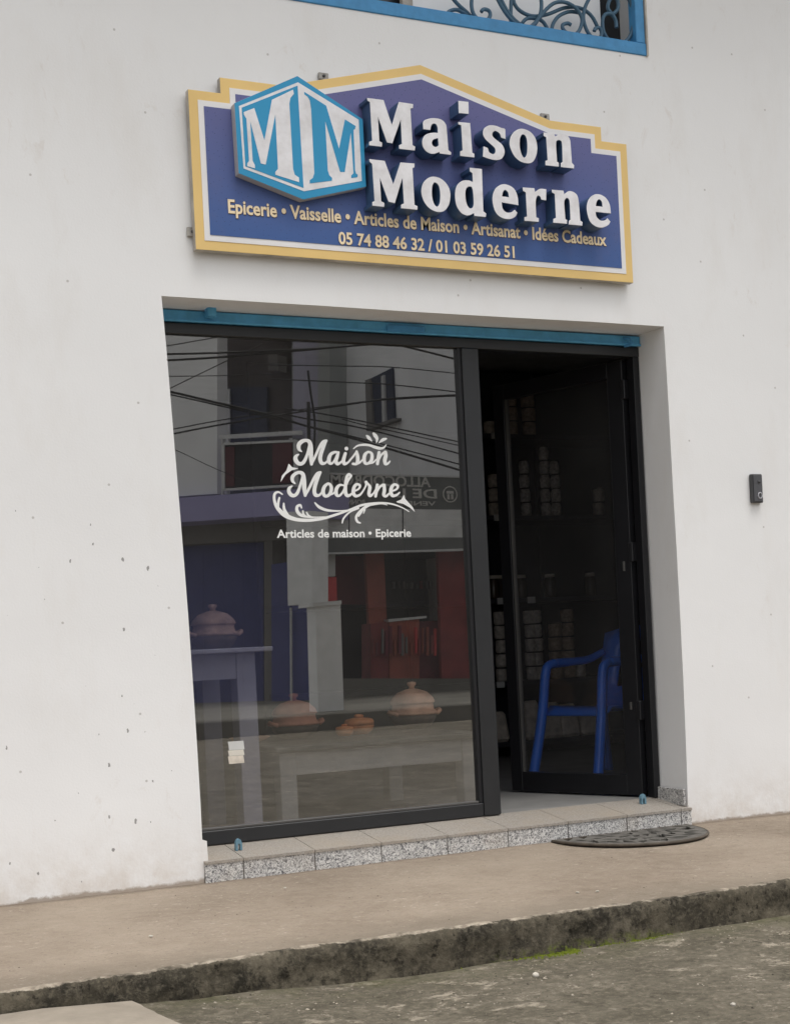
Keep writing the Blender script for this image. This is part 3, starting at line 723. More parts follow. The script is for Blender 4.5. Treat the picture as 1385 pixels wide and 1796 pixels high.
# hexagonal emblem
E_ = crop(400, 120, 5.327); HY = -0.09
def flat(name, pts, y0, y1, m, parent, side=None, bev=0.0):
    return plate(name, [[xz(W(*E_(p), HY)) for p in pts]], y0, y1, m, parent, side, bev)
emb = flat('emblem', [(648,70),(1258,475),(1290,1105),(702,1225),(100,980),(60,325)], HY, LY1, 'logo_blue', S, 'logo_side', 0.001)
flat('emblem_face', [(652,130),(1218,480),(1248,1052),(708,1148),(145,935),(102,352)], HY - .001, HY + .001, 'letter_face', emb)
flat('emblem_face', [(127,368),(648,162),(704,1118),(162,915)], HY - .002, HY - .0004, 'logo_blue', emb)
flat('emblem_letter', [(145,410),(243,372),(338,675),(408,295),(605,200),(612,240),(580,278),(570,330),(605,940),(620,995),(660,1022),(662,1065),(440,995),(440,968),(465,940),(440,430),(350,900),(305,890),(205,490),(228,865),(248,905),(250,935),(178,915),(178,890),(195,865),(170,470),(148,437)], HY - .003, HY - .0015, 'letter_face', emb)
flat('emblem_letter', [(710,220),(915,350),(1035,752),(1090,478),(1190,540),(1184,568),(1170,575),(1185,955),(1195,985),(1210,995),(1205,1018),(1148,1025),(1150,1000),(1170,980),(1145,600),(1088,968),(1045,968),(905,490),(930,955),(945,1000),(970,1025),(968,1050),(762,1075),(762,1045),(790,1025),(805,980),(775,380),(763,300),(742,265),(712,243)], HY - .002, HY - .0004, 'logo_blue', emb)
TY = FY - 0.0055
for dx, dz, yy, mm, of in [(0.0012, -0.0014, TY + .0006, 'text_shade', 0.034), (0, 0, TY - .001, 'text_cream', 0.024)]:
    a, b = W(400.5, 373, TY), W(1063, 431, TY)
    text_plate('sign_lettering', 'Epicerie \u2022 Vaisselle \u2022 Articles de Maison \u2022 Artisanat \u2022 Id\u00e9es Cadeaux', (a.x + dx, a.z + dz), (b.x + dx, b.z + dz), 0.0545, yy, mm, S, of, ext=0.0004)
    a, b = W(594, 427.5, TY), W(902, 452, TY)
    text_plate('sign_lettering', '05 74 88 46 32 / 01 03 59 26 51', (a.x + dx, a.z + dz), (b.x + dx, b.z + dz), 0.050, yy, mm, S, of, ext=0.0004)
# ================================================================== shopfront: black aluminium frame and tinted pane
FR = 0.20                                  # front of the frame
SF = thing('shopfront_frame', (2.5, FR, 0.118), 'black aluminium shopfront frame holding the tinted lettered window pane', 'shopfront')
box('top_rail', (1.74, FR, 2.170), (4.094, FR + .055, 2.2138), 'frame_black', SF, 0.002)
box('bottom_rail', (1.80, FR, 0.1185), (3.152, FR + .055, 0.175), 'frame_black', SF, 0.003)
box('side_stile', (1.74, FR + .001, 0.176), (1.812, FR + .054, 2.169), 'frame_black', SF, 0.002)
box('post', (3.153, FR - 0.006, 0.1185), (3.236, FR + .06, 2.169), 'frame_black', SF, 0.004)
box('glazing_bead', (3.134, FR + .004, 0.176), (3.1525, FR + .04, 2.169), 'door_black', SF, 0.002)
box('glazing_bead', (1.813, FR + .006, 0.1755), (3.133, FR + .03, 0.186), 'frame_edge', SF, 0.002)
box('door_jamb', (4.060, FR + .001, 0.1185), (4.092, FR + .055, 2.169), 'door_black', SF, 0.002)
lo, hi = Vector((1.81, FR + .022, 0.186)), Vector((3.135, FR + .028, 2.169))
V = [(x, y, z) for y in (lo.y, hi.y) for z in (lo.z, hi.z) for x in (lo.x, hi.x)]
pane = obj('pane', V, [(0, 1, 3, 2), (5, 4, 6, 7), (4, 0, 2, 6), (1, 5, 7, 3), (2, 3, 7, 6), (4, 5, 1, 0)], ['shop_glass_front', 'shop_glass_back'], SF, False, [0, 1, 1, 1, 1, 1])
GY_ = FR + .022                            # front of the pane: the street is mirrored in this plane
VY = GY_ - 0.0012
W1, W2, W3 = crop(510, 750, 7.694), crop(490, 810, 5.771), crop(470, 855, 5.226)
def vinyl(name, strokes, polys, cr, step):
    loops = stroke_union(strokes, polys, step)
    lp = [[xz(W(*cr(p), VY)) for p in l] for l in loops]
    return plate(name, lp, VY, GY_ - 0.0003, 'vinyl_white', pane)
vinyl('window_lettering', [
 [(150,325,6),(112,290,22),(110,230,28),(150,187,27),(205,172,22),(250,192,26),(268,260,30),(272,380,30),(280,492,20)],
 [(105,362,10),(70,388,22),(64,430,28),(100,480,26),(150,485,24),(190,440,22),(225,350,18),(250,230,14)],
 [(280,490,16),(330,390,18),(390,260,20),(440,197,26),(478,178,18)], [(470,185,20),(440,260,24),(405,360,26),(397,430,26),(420,480,24),(465,478,16),(500,440,10)],
 [(640,335,14),(590,332,18),(540,360,22),(515,420,26),(522,475,22),(560,480,14),(600,420,12),(635,340,14)], [(645,332,14),(622,400,24),(608,450,25),(630,488,22),(670,470,14),(705,430,8)],
 [(736,348,20),(722,395,23),(710,450,25),(725,488,22),(770,470,14),(810,430,10)], [(750,282,25),(752,284,25)],
 [(795,440,12),(840,390,14),(888,325,14)], [(888,322,16),(900,380,22),(903,440,24),(885,488,19),(838,488,17)], [(885,490,14),(930,470,14),(970,430,10)],
 [(1040,327,15),(1003,360,22),(988,420,24),(1002,478,20),(1040,483,18),(1083,450,22),(1096,390,22),(1083,342,18),(1040,327,15)], [(1060,480,14),(1110,470,12),(1150,430,8)],
 [(1190,334,20),(1180,400,22),(1168,488,20)], [(1185,440,10),(1220,370,14),(1265,332,18)], [(1275,332,22),(1280,380,25),(1267,440,25),(1277,488,21),(1310,483,14),(1335,455,10)],
 [(845,285,6),(900,245,12),(980,232,16),(1060,238,16),(1140,265,20),(1210,280,18),(1260,265,12),(1285,230,6)],
 [(1020,105,8),(1050,135,22),(1095,185,4)], [(1115,78,14),(1140,110,25),(1162,150,19),(1155,203,5)], [(1285,150,12),(1240,165,21),(1185,208,4)]], [], W1, 3.0)
vinyl('window_lettering', [
 [(160,220,6),(135,195,15),(132,155,18),(160,122,16),(200,107,16),(235,122,20),(248,180,22),(252,260,22),(262,340,15)],
 [(130,245,6),(102,265,15),(97,300,19),(120,335,19),(155,340,17),(185,310,16),(210,240,13),(232,150,10)],
 [(262,340,12),(300,270,14),(350,170,15),(385,122,18),(415,106,13)], [(410,112,15),(385,170,18),(360,250,19),(354,305,19),(370,338,18),(405,336,12),(430,305,8)],
 [(490,220,12),(457,250,17),(442,300,19),(457,342,16),(490,343,15),(518,310,17),(526,260,17),(510,227,14),(490,220,12)], [(505,335,9),(545,320,9),(570,290,7)],
 [(660,240,8),(610,236,13),(577,275,18),(577,330,17),(605,343,12),(645,300,11),(690,200,12),(725,142,12)], [(725,142,13),(702,126,13),(680,160,15),(669,240,17),(669,310,19),(690,343,16),(730,325,11),(760,290,7)],
 [(750,300,9),(800,275,10),(815,242,12),(785,226,13),(757,255,17),(748,310,18),(770,345,15),(815,333,11),(850,290,8)],
 [(850,290,8),(875,240,9),(878,203,13)], [(875,205,13),(905,235,12),(915,260,17),(906,320,17),(920,343,15),(950,320,9),(980,270,8)],
 [(990,235,15),(982,290,16),(973,348,14)], [(985,310,8),(1015,255,11),(1050,233,13)], [(1060,236,15),(1062,290,17),(1056,335,16),(1080,347,13),(1110,320,9)],
 [(1120,300,9),(1180,280,10),(1198,247,12),(1165,229,13),(1134,260,17),(1128,310,18),(1147,343,16),(1190,333,11),(1215,310,7)]],
 [[(13,205),(26,140),(72,88),(95,18),(130,55),(195,66),(120,88),(62,130)]], W2, 2.4)
vinyl('window_flourish', [
 [(132,62,6),(95,42,9),(62,60,12),(60,120,13),(90,190,17),(160,255,21),(260,293,17),(380,300,15),(500,285,13),(620,250,12),(730,212,10),(850,165,11),(960,145,9),(1060,141,8),(1150,155,8),(1230,185,6),(1290,220,4)],
 [(308,187,7),(295,162,11),(267,177,13),(270,220,15),(310,257,13),(400,272,8),(520,270,6)], [(430,140,6),(470,180,13),(540,208,12),(630,215,8),(720,210,6)],
 [(105,95,9),(95,140,11),(95,185,8)], [(145,145,7),(150,200,13),(185,255,10)], [(320,215,7),(325,245,9),(345,262,7)], [(355,230,7),(370,255,8),(400,270,5)],
 [(680,325,6),(695,280,8),(750,225,8),(830,190,8)], [(845,325,7),(817,310,11),(809,265,11),(850,215,13),(900,175,13),(950,155,9)], [(830,265,5),(845,240,9),(860,215,9)], [(875,237,4),(885,205,9)], [(950,160,7),(1040,150,5),(1090,160,4)]],
 [[(1173,130),(1220,110),(1245,68),(1257,105),(1275,125),(1325,180),(1347,227),(1300,185),(1240,150),(1190,140)]], W3, 2.4)
a, b = W(486, 943, VY), W(721, 941, VY)
text_plate('window_lettering', 'Articles de maison \u2022 Epicerie', (a.x, a.z), (b.x, b.z), 0.0345, GY_ - 0.0007, 'vinyl_white', pane, 0.022, ext=0.0003)

# ------------------------------------------------------------------ glass door standing open into the shop
HG = Vector((4.050, 0.262, 0.0)); FREE = Vector((3.785, 1.010, 0.0))
dv = (FREE - HG); DW = dv.length; ang = math.atan2(dv.y, dv.x)
DR = thing('glass_door', (HG.x, HG.y, 0.122), 'black framed glass door leaf standing open into the shop', 'door', rz=ang)
def dbox(name, u0, u1, z0, z1, m, t=0.022, bev=0.002, off=0.0): return box(name, (u0, -t + off, z0 - 0.122), (u1, t + off, z1 - 0.122), m, DR, bev)
dbox('stile', 0.0, 0.085, 0.128, 2.165, 'door_black'); dbox('stile', DW - 0.07, DW, 0.128, 2.165, 'door_black')
dbox('rail', 0.0855, DW - 0.0705, 0.128, 0.222, 'door_black'); dbox('rail', 0.0855, DW - 0.0705, 2.09, 2.165, 'door_black')
dbox('glazing_bead', DW - 0.0745, DW - 0.0712, 0.2225, 2.089, 'frame_edge', 0.014, 0.0005)
dbox('glazing_bead', 0.0862, 0.0915, 0.2225, 2.089, 'frame_black', 0.018)
dbox('pane', 0.0855, DW - 0.0705, 0.2225, 2.0895, 'door_glass', 0.003, 0.0)
for z in (0.48, 1.22, 1.98):
    dbox('hinge', -0.014, 0.012, z, z + 0.09, 'door_black', 0.026, 0.003)
lk = dbox('lock_plate', 0.034, 0.045, 1.18, 1.225, 'frame_edge', 0.004, 0.001, 0.024)
dbox('lock_plate', 0.034, 0.045, 0.53, 0.565, 'frame_edge', 0.004, 0.001, 0.024)

# ================================================================== inside the shop
def room(name, lo, hi, m): return tag(box(name, lo, hi, m, None, 0.0), kind='structure')
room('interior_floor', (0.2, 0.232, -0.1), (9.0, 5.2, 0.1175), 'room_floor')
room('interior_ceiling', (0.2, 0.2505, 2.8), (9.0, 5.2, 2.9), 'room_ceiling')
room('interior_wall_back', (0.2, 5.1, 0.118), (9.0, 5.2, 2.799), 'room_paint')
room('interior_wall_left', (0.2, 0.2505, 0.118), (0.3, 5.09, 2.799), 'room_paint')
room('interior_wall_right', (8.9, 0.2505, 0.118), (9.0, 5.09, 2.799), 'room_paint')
FZ = 0.118

def table(name, x0, x1, y0, y1, zt, leg, apron, mtop, m, label, top_t=0.025, over=0.02):
    t = thing(name, ((x0 + x1) / 2, (y0 + y1) / 2, FZ), label, 'table')
    box('tabletop', (x0 - over, y0 - over, zt - top_t), (x1 + over, y1 + over, zt), mtop, t, 0.004)
    for sx in (0, 1):
        for sy in (0, 1):
            xa = x0 if sx == 0 else x1 - leg; ya = y0 if sy == 0 else y1 - leg
            box('leg', (xa, ya, FZ), (xa + leg, ya + leg, zt - top_t - .0005), m, t, 0.003)
    for y in (y0 + .004, y1 - .024):
        box('apron', (x0 + leg + .0005, y, zt - top_t - apron), (x1 - leg - .0005, y + .02, zt - top_t - .001), m, t, 0.002)
    for x in (x0 + .004, x1 - .024):
        box('apron', (x, y0 + leg + .0005, zt - top_t - apron), (x + .02, y1 - leg - .0005, zt - top_t - .001), m, t, 0.002)
    return t
LT = 0.478
table('low_table', 2.275, 3.225, 0.37, 1.22, LT, 0.075, 0.10, 'slate_top', 'table_grey', 'low grey wooden display table behind the shop window')
HT = 0.905
table('high_table', 1.50, 2.20, 0.40, 0.95, HT, 0.085, 0.11, 'table_paint', 'table_paint', 'tall lilac grey display table at the left edge of the shop window', 0.02, 0.06)

def clay_pot(px, py, zt, r, label, m='terracotta', tall=1.0, y=None, rz=0.0):
    p = onZ(px, py, zt) if y is None else Vector((W(px, py, y).x, y, zt))
    t = thing('clay_pot', (p.x, p.y, zt), label, 'pot', 'clay pots in the shop window')
    k = r; h = tall
    lathe('pot_base', [(k * .50, 0), (k * .74, .10 * k * h), (k * .93, .32 * k * h), (k * .985, .50 * k * h)], p, 'clay_shaded', t)
    bowl = lathe('bowl', [(k * .986, .501 * k * h), (k * 1.04, .54 * k * h), (k * 1.0, .60 * k * h), (k * .90, .66 * k * h), (k * .86, .84 * k * h), (k * .88, .90 * k * h), (k * .80, .90 * k * h)], p, m, t)
    lid = lathe('lid', [(k * .92, .905 * k * h), (k * .94, .95 * k * h), (k * .86, 1.10 * k * h), (k * .62, 1.30 * k * h), (k * .26, 1.41 * k * h), (k * .13, 1.43 * k * h)], p, m, t)
    lathe('knob', [(k * .13, 1.431 * k * h), (k * .11, 1.50 * k * h), (k * .19, 1.58 * k * h), (k * .18, 1.66 * k * h), (k * .05, 1.68 * k * h)], p, m, lid, 16)
    for s in (-1, 1):
        c = p + Vector((s * k * 1.0, -0.15 * k, .52 * k * h))
        tube('handle', [c + Vector((-s * .10 * k, .30 * k, 0)), c + Vector((s * .12 * k, .16 * k, .10 * k)), c + Vector((s * .16 * k, 0, .14 * k)), c + Vector((s * .12 * k, -.16 * k, .10 * k)), c + Vector((-s * .10 * k, -.30 * k, 0))], .085 * k, m, t, 7)
    return t
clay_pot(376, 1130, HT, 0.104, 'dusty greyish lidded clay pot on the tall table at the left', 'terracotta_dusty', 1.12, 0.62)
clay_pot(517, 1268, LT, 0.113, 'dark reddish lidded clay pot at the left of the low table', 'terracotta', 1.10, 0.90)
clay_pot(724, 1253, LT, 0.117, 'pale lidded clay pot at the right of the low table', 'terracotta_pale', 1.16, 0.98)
for px, py, r, lb in [(604, 1278, .042, 'smaller left one of two glossy orange clay dishes on the low table'), (630, 1277, .07, 'bigger right one of two glossy orange clay dishes on the low table')]:
    yy = 0.80 if r < .05 else 0.86
    p = Vector((W(px, py, yy).x, yy, LT))
    t = thing('clay_dish', (p.x, p.y, LT), lb, 'dish', 'orange clay dishes on the low table')
    k = r
    lathe('bowl', [(k * .6, 0), (k * .9, .25 * k), (k * 1.0, .55 * k), (k * .98, .60 * k)], p, 'terracotta_orange', t)
    ld = lathe('lid', [(k * 1.0, .61 * k), (k * 1.0, .85 * k), (k * .9, 1.0 * k), (k * .4, 1.1 * k)], p, 'terracotta_orange', t)
    lathe('knob', [(k * .28, 1.11 * k), (k * .34, 1.25 * k), (k * .2, 1.34 * k)], p, 'terracotta_orange', ld, 14)
# flat plate beside the dark pot, small striped carton hung on the table's side
p = Vector((W(436, 1262, .90).x, .90, LT))
t = thing('clay_plate', tuple(p), 'shallow pale clay plate beside the dark pot on the low table', 'plate')
lathe('plate_body', [(.05, 0), (.075, .008), (.095, .022), (.088, .024), (.05, .012)], p, 'terracotta_pale', t)
# small striped sticker on the pane
for y0, y1, mm in [(1301, 1316, 'tag_white'), (1316.5, 1326, 'pack_pale'), (1326.5, 1340, 'sack_paper')]:
    q = [xz(W(px, py, VY)) for px, py in [(400, y0), (427, y0 - 2), (429, y1 - 2), (402, y1)]]
    plate('window_sticker', [q], VY, GY_ - 0.0003, mm, pane)
# blue plastic armchair
fd = Vector((-0.976, -0.22, 0)).normalized()
CH = thing('plastic_chair', (4.576, 1.37, FZ), 'blue plastic armchair seen through the open glass door', 'chair', rz=math.atan2(fd.y, fd.x) + math.pi / 2)
# local frame: front is -y
def strap(name, pts, w0, w1, m, parent, n=8): return tube(name, pts, [w0 + (w1 - w0) * i / (len(pts) - 1) for i in range(len(pts))], m, parent, n)
def soft(name, V, Fc, m, parent, sub=2):
    o = obj(name, V, Fc, m, parent, True); md = o.modifiers.new('s', 'SUBSURF'); md.levels = sub; md.render_levels = sub; return o
for s in (-1, 1):
    leg = smooth_pts([(s * .245, -.32, 0), (s * .232, -.275, .2), (s * .222, -.24, .38), (s * .216, -.215, .56), (s * .216, -.19, .615), (s * .216, -.13, .628)], 5)
    strap('leg', leg, .029, .025, 'chair_blue', CH)
    strap('leg', smooth_pts([(s * .235, .27, 0), (s * .215, .235, .2), (s * .20, .21, .38)], 5), .030, .026, 'chair_blue', CH)
    strap('armrest', smooth_pts([(s * .216, -.16, .627), (s * .226, 0, .632), (s * .222, .14, .64), (s * .21, .25, .68)], 6), .026, .020, 'chair_blue', CH)
sv = []; NX, NY = 9, 9
for j in range(NY):
    for i in range(NX):
        u, v_ = i / (NX - 1) * 2 - 1, j / (NY - 1) * 2 - 1
        sv.append((u * (.235 - .025 * (v_ + 1) / 2), v_ * .23, .40 - .022 * (1 - u * u) * (1 - v_ * v_) - .03 * (v_ + 1) / 2 - (.05 if v_ < -.99 else 0)))
sf = [(j * NX + i, j * NX + i + 1, (j + 1) * NX + i + 1, (j + 1) * NX + i) for j in range(NY - 1) for i in range(NX - 1)]
o = obj('seat', sv, sf, 'chair_blue', CH, True); md = o.modifiers.new('t', 'SOLIDIFY'); md.thickness = .012
bv = []
for j in range(9):
    for i in range(9):
        u, v_ = i / 8 * 2 - 1, j / 8
        bv.append((u * (.205 + .03 * v_), .215 + .13 * v_ - .05 * u * u + 0.0, .37 + .45 * v_ * (1 - .08 * u * u)))
bf = [(j * 9 + i, j * 9 + i + 1, (j + 1) * 9 + i + 1, (j + 1) * 9 + i) for j in range(8) for i in range(8) if not (i in (2, 4, 6) and 1 < j < 7)]
o = obj('backrest', bv, bf, 'chair_blue', CH, True); md = o.modifiers.new('t', 'SOLIDIFY'); md.thickness = .014

# shelving along the back with tins, jars and price tags
SHY = 3.0
SHZ = [0.22, 0.62, 1.17, 1.72, 2.26]
SH = thing('shelf_unit', (5.3, SHY + .2, FZ), 'long dark shelf unit of groceries deep inside the shop', 'shelf')
for z in SHZ: box('shelf_board', (3.4, SHY, z - .03), (7.6, SHY + .38, z), 'shelf_dark', SH, 0.002)
for x in (3.38, 4.43, 5.48, 6.53, 7.60): box('upright', (x - .015, SHY + .38, FZ), (x + .015, SHY + .41, 2.75), 'shelf_dark', SH, 0.002)
box('back_panel', (3.38, SHY + .415, FZ), (7.62, SHY + .425, 2.75), 'shelf_dark', SH, 0.0)
for px, py in [(872, 893), (868, 770), (878, 1046), (931, 1045), (877, 1190)]:
    p = W(px, py, SHY - .003)
    z = min(SHZ, key=lambda q: abs(q - .015 - p.z)) - .015
    box('price_tag', (p.x - .03, SHY - .006, z - .022), (p.x + .03, SHY - .002, z + .02), 'tag_white', SH, .001)
proto = thing('tin_can', (0, 0, 0), 'x', 'can', 'tins stacked on the shelves')
tb = lathe('can_body', [(.030, .001), (.038, .012), (.038, .080), (.031, .091)], (0, 0, 0), 'can_label', proto, 14)
lathe('can_rim', [(.0345, .086), (.036, .089), (.036, .0935), (.033, .094), (.030, .091)], (0, 0, 0), 'can_tin', tb, 14)
canb = thing('tin_can', (0, 0, 0), 'x', 'can', 'tins stacked on the shelves')
tb = lathe('can_body', [(.040, .001), (.046, .010), (.046, .083), (.041, .091)], (0, 0, 0), 'can_label_b', canb, 14)
lathe('can_rim', [(.0445, .086), (.0465, .089), (.0465, .0935), (.043, .094), (.040, .091)], (0, 0, 0), 'can_tin', tb, 14)
canc = thing('tin_can', (0, 0, 0), 'x', 'can', 'tins stacked on the shelves')
tb = lathe('can_body', [(.028, .001), (.033, .010), (.034, .060), (.028, .083), (.024, .091)], (0, 0, 0), 'can_label_c', canc, 14)
lathe('can_rim', [(.0285, .084), (.030, .087), (.030, .0935), (.027, .094), (.024, .091)], (0, 0, 0), 'can_tin', tb, 14)
jar = thing('glass_jar', (0, 0, 0), 'x', 'jar', 'jars on the shelves')
jb = lathe('jar_body', [(.036, 0), (.04, .01), (.04, .11), (.03, .13), (.03, .135)], (0, 0, 0), 'bottle_dark', jar, 14)
lathe('jar_lid', [(.033, .1355), (.033, .155), (.028, .158)], (0, 0, 0), 'jar_lid', jb, 14)
used = {}
names = ['bottom', 'second from bottom', 'middle', 'second from top', 'top']
def put(pr, x, y, z, label, rz=0.0):
    o = pr if pr not in used else copy_tree(pr)
    used[pr] = 1
    o.location = (x, y, z); o.rotation_euler = (0, 0, rz); o['label'] = label; LOC[o] = Vector((0, 0, 0))
    return o
rs = random.Random(11)
def zpx(px, py): return W(px, py, SHY + .06)
ordw = ['first', 'second', 'third', 'fourth', 'fifth', 'sixth', 'seventh', 'eighth', 'ninth', 'tenth', 'eleventh', 'twelfth']
stacks = [(903, 4, 3), (935, 4, 3), (866, 4, 1), (880, 4, 1), (922, 3, 4), (958, 3, 5), (975, 3, 4), (867, 3, 3), (918, 1, 5), (930, 1, 5), (878, 1, 4), (866, 1, 5), (962, 1, 4), (984, 1, 5), (1003, 1, 1), (1050, 3, 2)]
for px, lev, n_ in stacks:
    x = zpx(px, 900).x; rank = sum(1 for q in stacks if q[1] == lev and q[0] < px)
    for k in range(n_):
        put((canb if px in (935, 903, 962, 984) else canc if px in (958, 975, 922, 878) else proto), x + rs.uniform(-.004, .004), SHY + .06, SHZ[lev] + .0005 + k * .0945, '%s tin up in the %s stack from the black post, %s shelf' % (ordw[k], ordw[rank], names[lev]), rs.uniform(0, 6))
for k, px in enumerate((866, 877, 886, 917, 966, 1035)):
    x = zpx(px, 1000).x
    put(jar, x, SHY + .07 + rs.uniform(0, .03), SHZ[2] + .0005, 'dark lidded jar, %s from the black post on the middle shelf' % ordw[k], rs.uniform(0, 6))
for i, (px, w_, h_) in enumerate([(940, .06, .26), (972, .085, .24), (1003, .08, .22), (880, .07, .2), (1040, .08, .2)]):
    x = zpx(px, 1280).x
    bm = bmesh.new(); bm_box(bm, (-w_, -.06, 0), (w_, .06, h_), 0.02)
    for v in bm.verts: v.co.x *= 1 - .25 * v.co.z / h_; v.co.y *= 1 - .6 * v.co.z / h_
    for v in bm.verts: v.co += Vector((x, SHY + .12, SHZ[0] + .0005))
    sck = from_bm('paper_sack', bm, 'sack_paper', None, False, (x, SHY + .12, SHZ[0] + .0005))
    tag(sck, ['pale paper sack behind the left leg of the blue chair', 'paper sack between the front legs of the blue chair', 'dim paper sack by the right leg of the blue chair', 'small sack on the bottom shelf beside the black post', 'sack on the bottom shelf behind the door stile'][i], 'sack', 'sacks on the bottom shelf')

# ================================================================== small things outside
# doorbell
p = W(1325, 857, -0.012)
DB = thing('doorbell', (p.x, 0.0, p.z - .06), 'dark grey doorbell camera on the white wall right of the door', 'doorbell')
box('housing', (p.x - .031, -0.024, p.z - .067), (p.x + .031, -0.0005, p.z + .067), 'bell_dark', DB, 0.004)
fc = box('face_plate', (p.x - .025, -0.0275, p.z - .061), (p.x + .025, -0.0245, p.z + .061), 'bell_face', DB, 0.001)
V, Fc = tube_geo([(p.x + .008 + .011 * math.cos(a), -.029, p.z - .034 + .0135 * math.sin(a)) for a in lsp(0, 2 * math.pi, 21)], .0028, 6)
obj('button_ring', V, Fc, 'bell_ring', fc, True)
tube('lens', [(p.x + .006, -.0278, p.z + .030), (p.x + .006, -.031, p.z + .030)], .007, 'bell_dark', fc, 12)
# half-round rubber mat with openwork
mc = Vector((3.705, -0.026, 0.003)); ma, mb = 0.352, 0.412
MT = thing('doormat', tuple(mc), 'half round black rubber doormat with leafy openwork against the step', 'doormat')
st_ = 0.004
xs = np.arange(-ma - .02, ma + .02, st_); ys = np.arange(-.02, mb + .02, st_)
GX, GY = np.meshgrid(xs, ys)
Rr = np.hypot(GX / ma, GY / mb); D = (Rr - 1) * mb
D = np.maximum(D, -GY)
rm = random.Random(5)
holes = []
for rad, cnt, ln, wd in [(0.82, 17, .052, .020), (0.60, 12, .050, .019), (0.38, 8, .044, .017), (0.17, 3, .034, .014)]:
    for i in range(cnt):
        a = math.pi * (i + .5) / cnt + rm.uniform(-.05, .05)
        holes.append((rad * ma * math.cos(a), rad * mb * math.sin(a), a + rm.choice((-1, 1)) * rm.uniform(.35, 1.0), ln * rm.uniform(.85, 1.15), wd * rm.uniform(.85, 1.15)))
for hx, hy, ha, hl, hw in holes:
    u = (GX - hx) * math.cos(ha) + (GY - hy) * math.sin(ha); v = -(GX - hx) * math.sin(ha) + (GY - hy) * math.cos(ha) + 6.0 * u * u
    D = np.maximum(D, -(np.hypot(u / hl, v / (hw * np.clip(1.1 - np.abs(u) / hl, .15, 1))) - 1) * hw)
lp = march(D, xs[0], ys[0], st_)
V, Fc, nz = curve_mesh(lp, 0.0035, 0.0015)
V = [Vector((mc.x + v.x, mc.y - v.y, mc.z + .006 + v.z)) for v in V]
obj('openwork', V, [f[::-1] for f in Fc], 'rubber', MT)
arc = [Vector((mc.x + ma * math.cos(a), mc.y - mb * math.sin(a), mc.z + .006)) for a in lsp(0, math.pi, 49)]
tube('rim', arc, .0065, 'rubber_rim', MT, 8)
tube('rim', [arc[-1], arc[0]], .006, 'rubber_rim', MT, 8)
V = [(mc.x, mc.y, mc.z + .0005)] + [(q.x, q.y, mc.z + .0005) for q in arc] + [(mc.x, mc.y, mc.z - .002)] + [(q.x, q.y, mc.z - .002) for q in arc]
nn = len(arc)
Fc = [(0, i + 2, i + 1) for i in range(nn - 1)] + [(i + 1, i + 2, nn + i + 3, nn + i + 2) for i in range(nn - 1)] + [(0, 1, nn + 2, nn + 1), (0, nn + 1, 2 * nn + 1, nn)]
obj('backing', V, Fc, 'rubber_base', MT)
# pebbles and crumbs on the road and pavement, moss at the kerb's foot
PB = [(939, 1711, .0105, 0, 'roundish white pebble on the road below the step', ), (1285, 1763, .007, 0, 'small pale crumb near the lower right corner of the road')]
for i, (px, py, r, _, lb) in enumerate(PB):
    p = onZ(px, py, ROADZ + .004); z = road_z(p.x, p.y)
    tag(blob('pebble', (p.x, p.y, z + r * .45), r, 'pebble_white', None, i + 3, (p.x, p.y, z), 0.7), lb, 'pebble', 'loose pebbles')
for i, (px, py, r, lb) in enumerate([(1012, 1566, .006, 'left one of two white chips on the pavement below the mat'), (1047, 1564, .0065, 'right one of two white chips on the pavement below the mat'), (500, 1558, .006, 'white chip on the pavement below the left of the step'), (265, 1643, .007, 'white chip on the pavement near the kerb at the left')]):
    p = onZ(px, py, .004)
    tag(blob('pebble', (p.x, p.y, .006), r, 'pebble_white', None, i + 13, (p.x, p.y, .003), 0.4), lb, 'pebble', 'loose pebbles')
rmz = random.Random(9); V = []; Fc = []
oct_f = [(0, 2, 4), (2, 1, 4), (1, 3, 4), (3, 0, 4)]
for i in range(5200):
    x = rmz.uniform(2.1, 3.0)
    wgt = math.exp(-((x - 2.58) / .17) ** 2) * max(0.0, 0.5 + 1.3 * fbm(x, 7.7, 7.0)) + 0.12 * max(0.0, 0.2 + fbm(x, 3.1, 12.0))
    if rmz.random() > wgt: continue
    y = kerb_y(x) - .006 - abs(rmz.gauss(0, .008 + .022 * wgt)); z = road_z(x, y)
    r = rmz.uniform(.0018, .0055); a = rmz.uniform(0, 3.1); k = len(V)
    for u, w_, q in [(1, 0, 0), (-1, 0, 0), (0, 1, 0), (0, -1, 0), (.2, .1, 1.1)]:
        V.append((x + r * 1.3 * (u * math.cos(a) - w_ * math.sin(a)), y + r * 1.3 * (u * math.sin(a) + w_ * math.cos(a)), z - .002 + r * q * rmz.uniform(.8, 1.5)))
    Fc += [tuple(k + t for t in f) for f in oct_f]
o = obj('moss', V, Fc, 'moss_green', None, False)
tag(o, 'bright green moss growing along the foot of the kerb', 'moss', None, 'stuff')
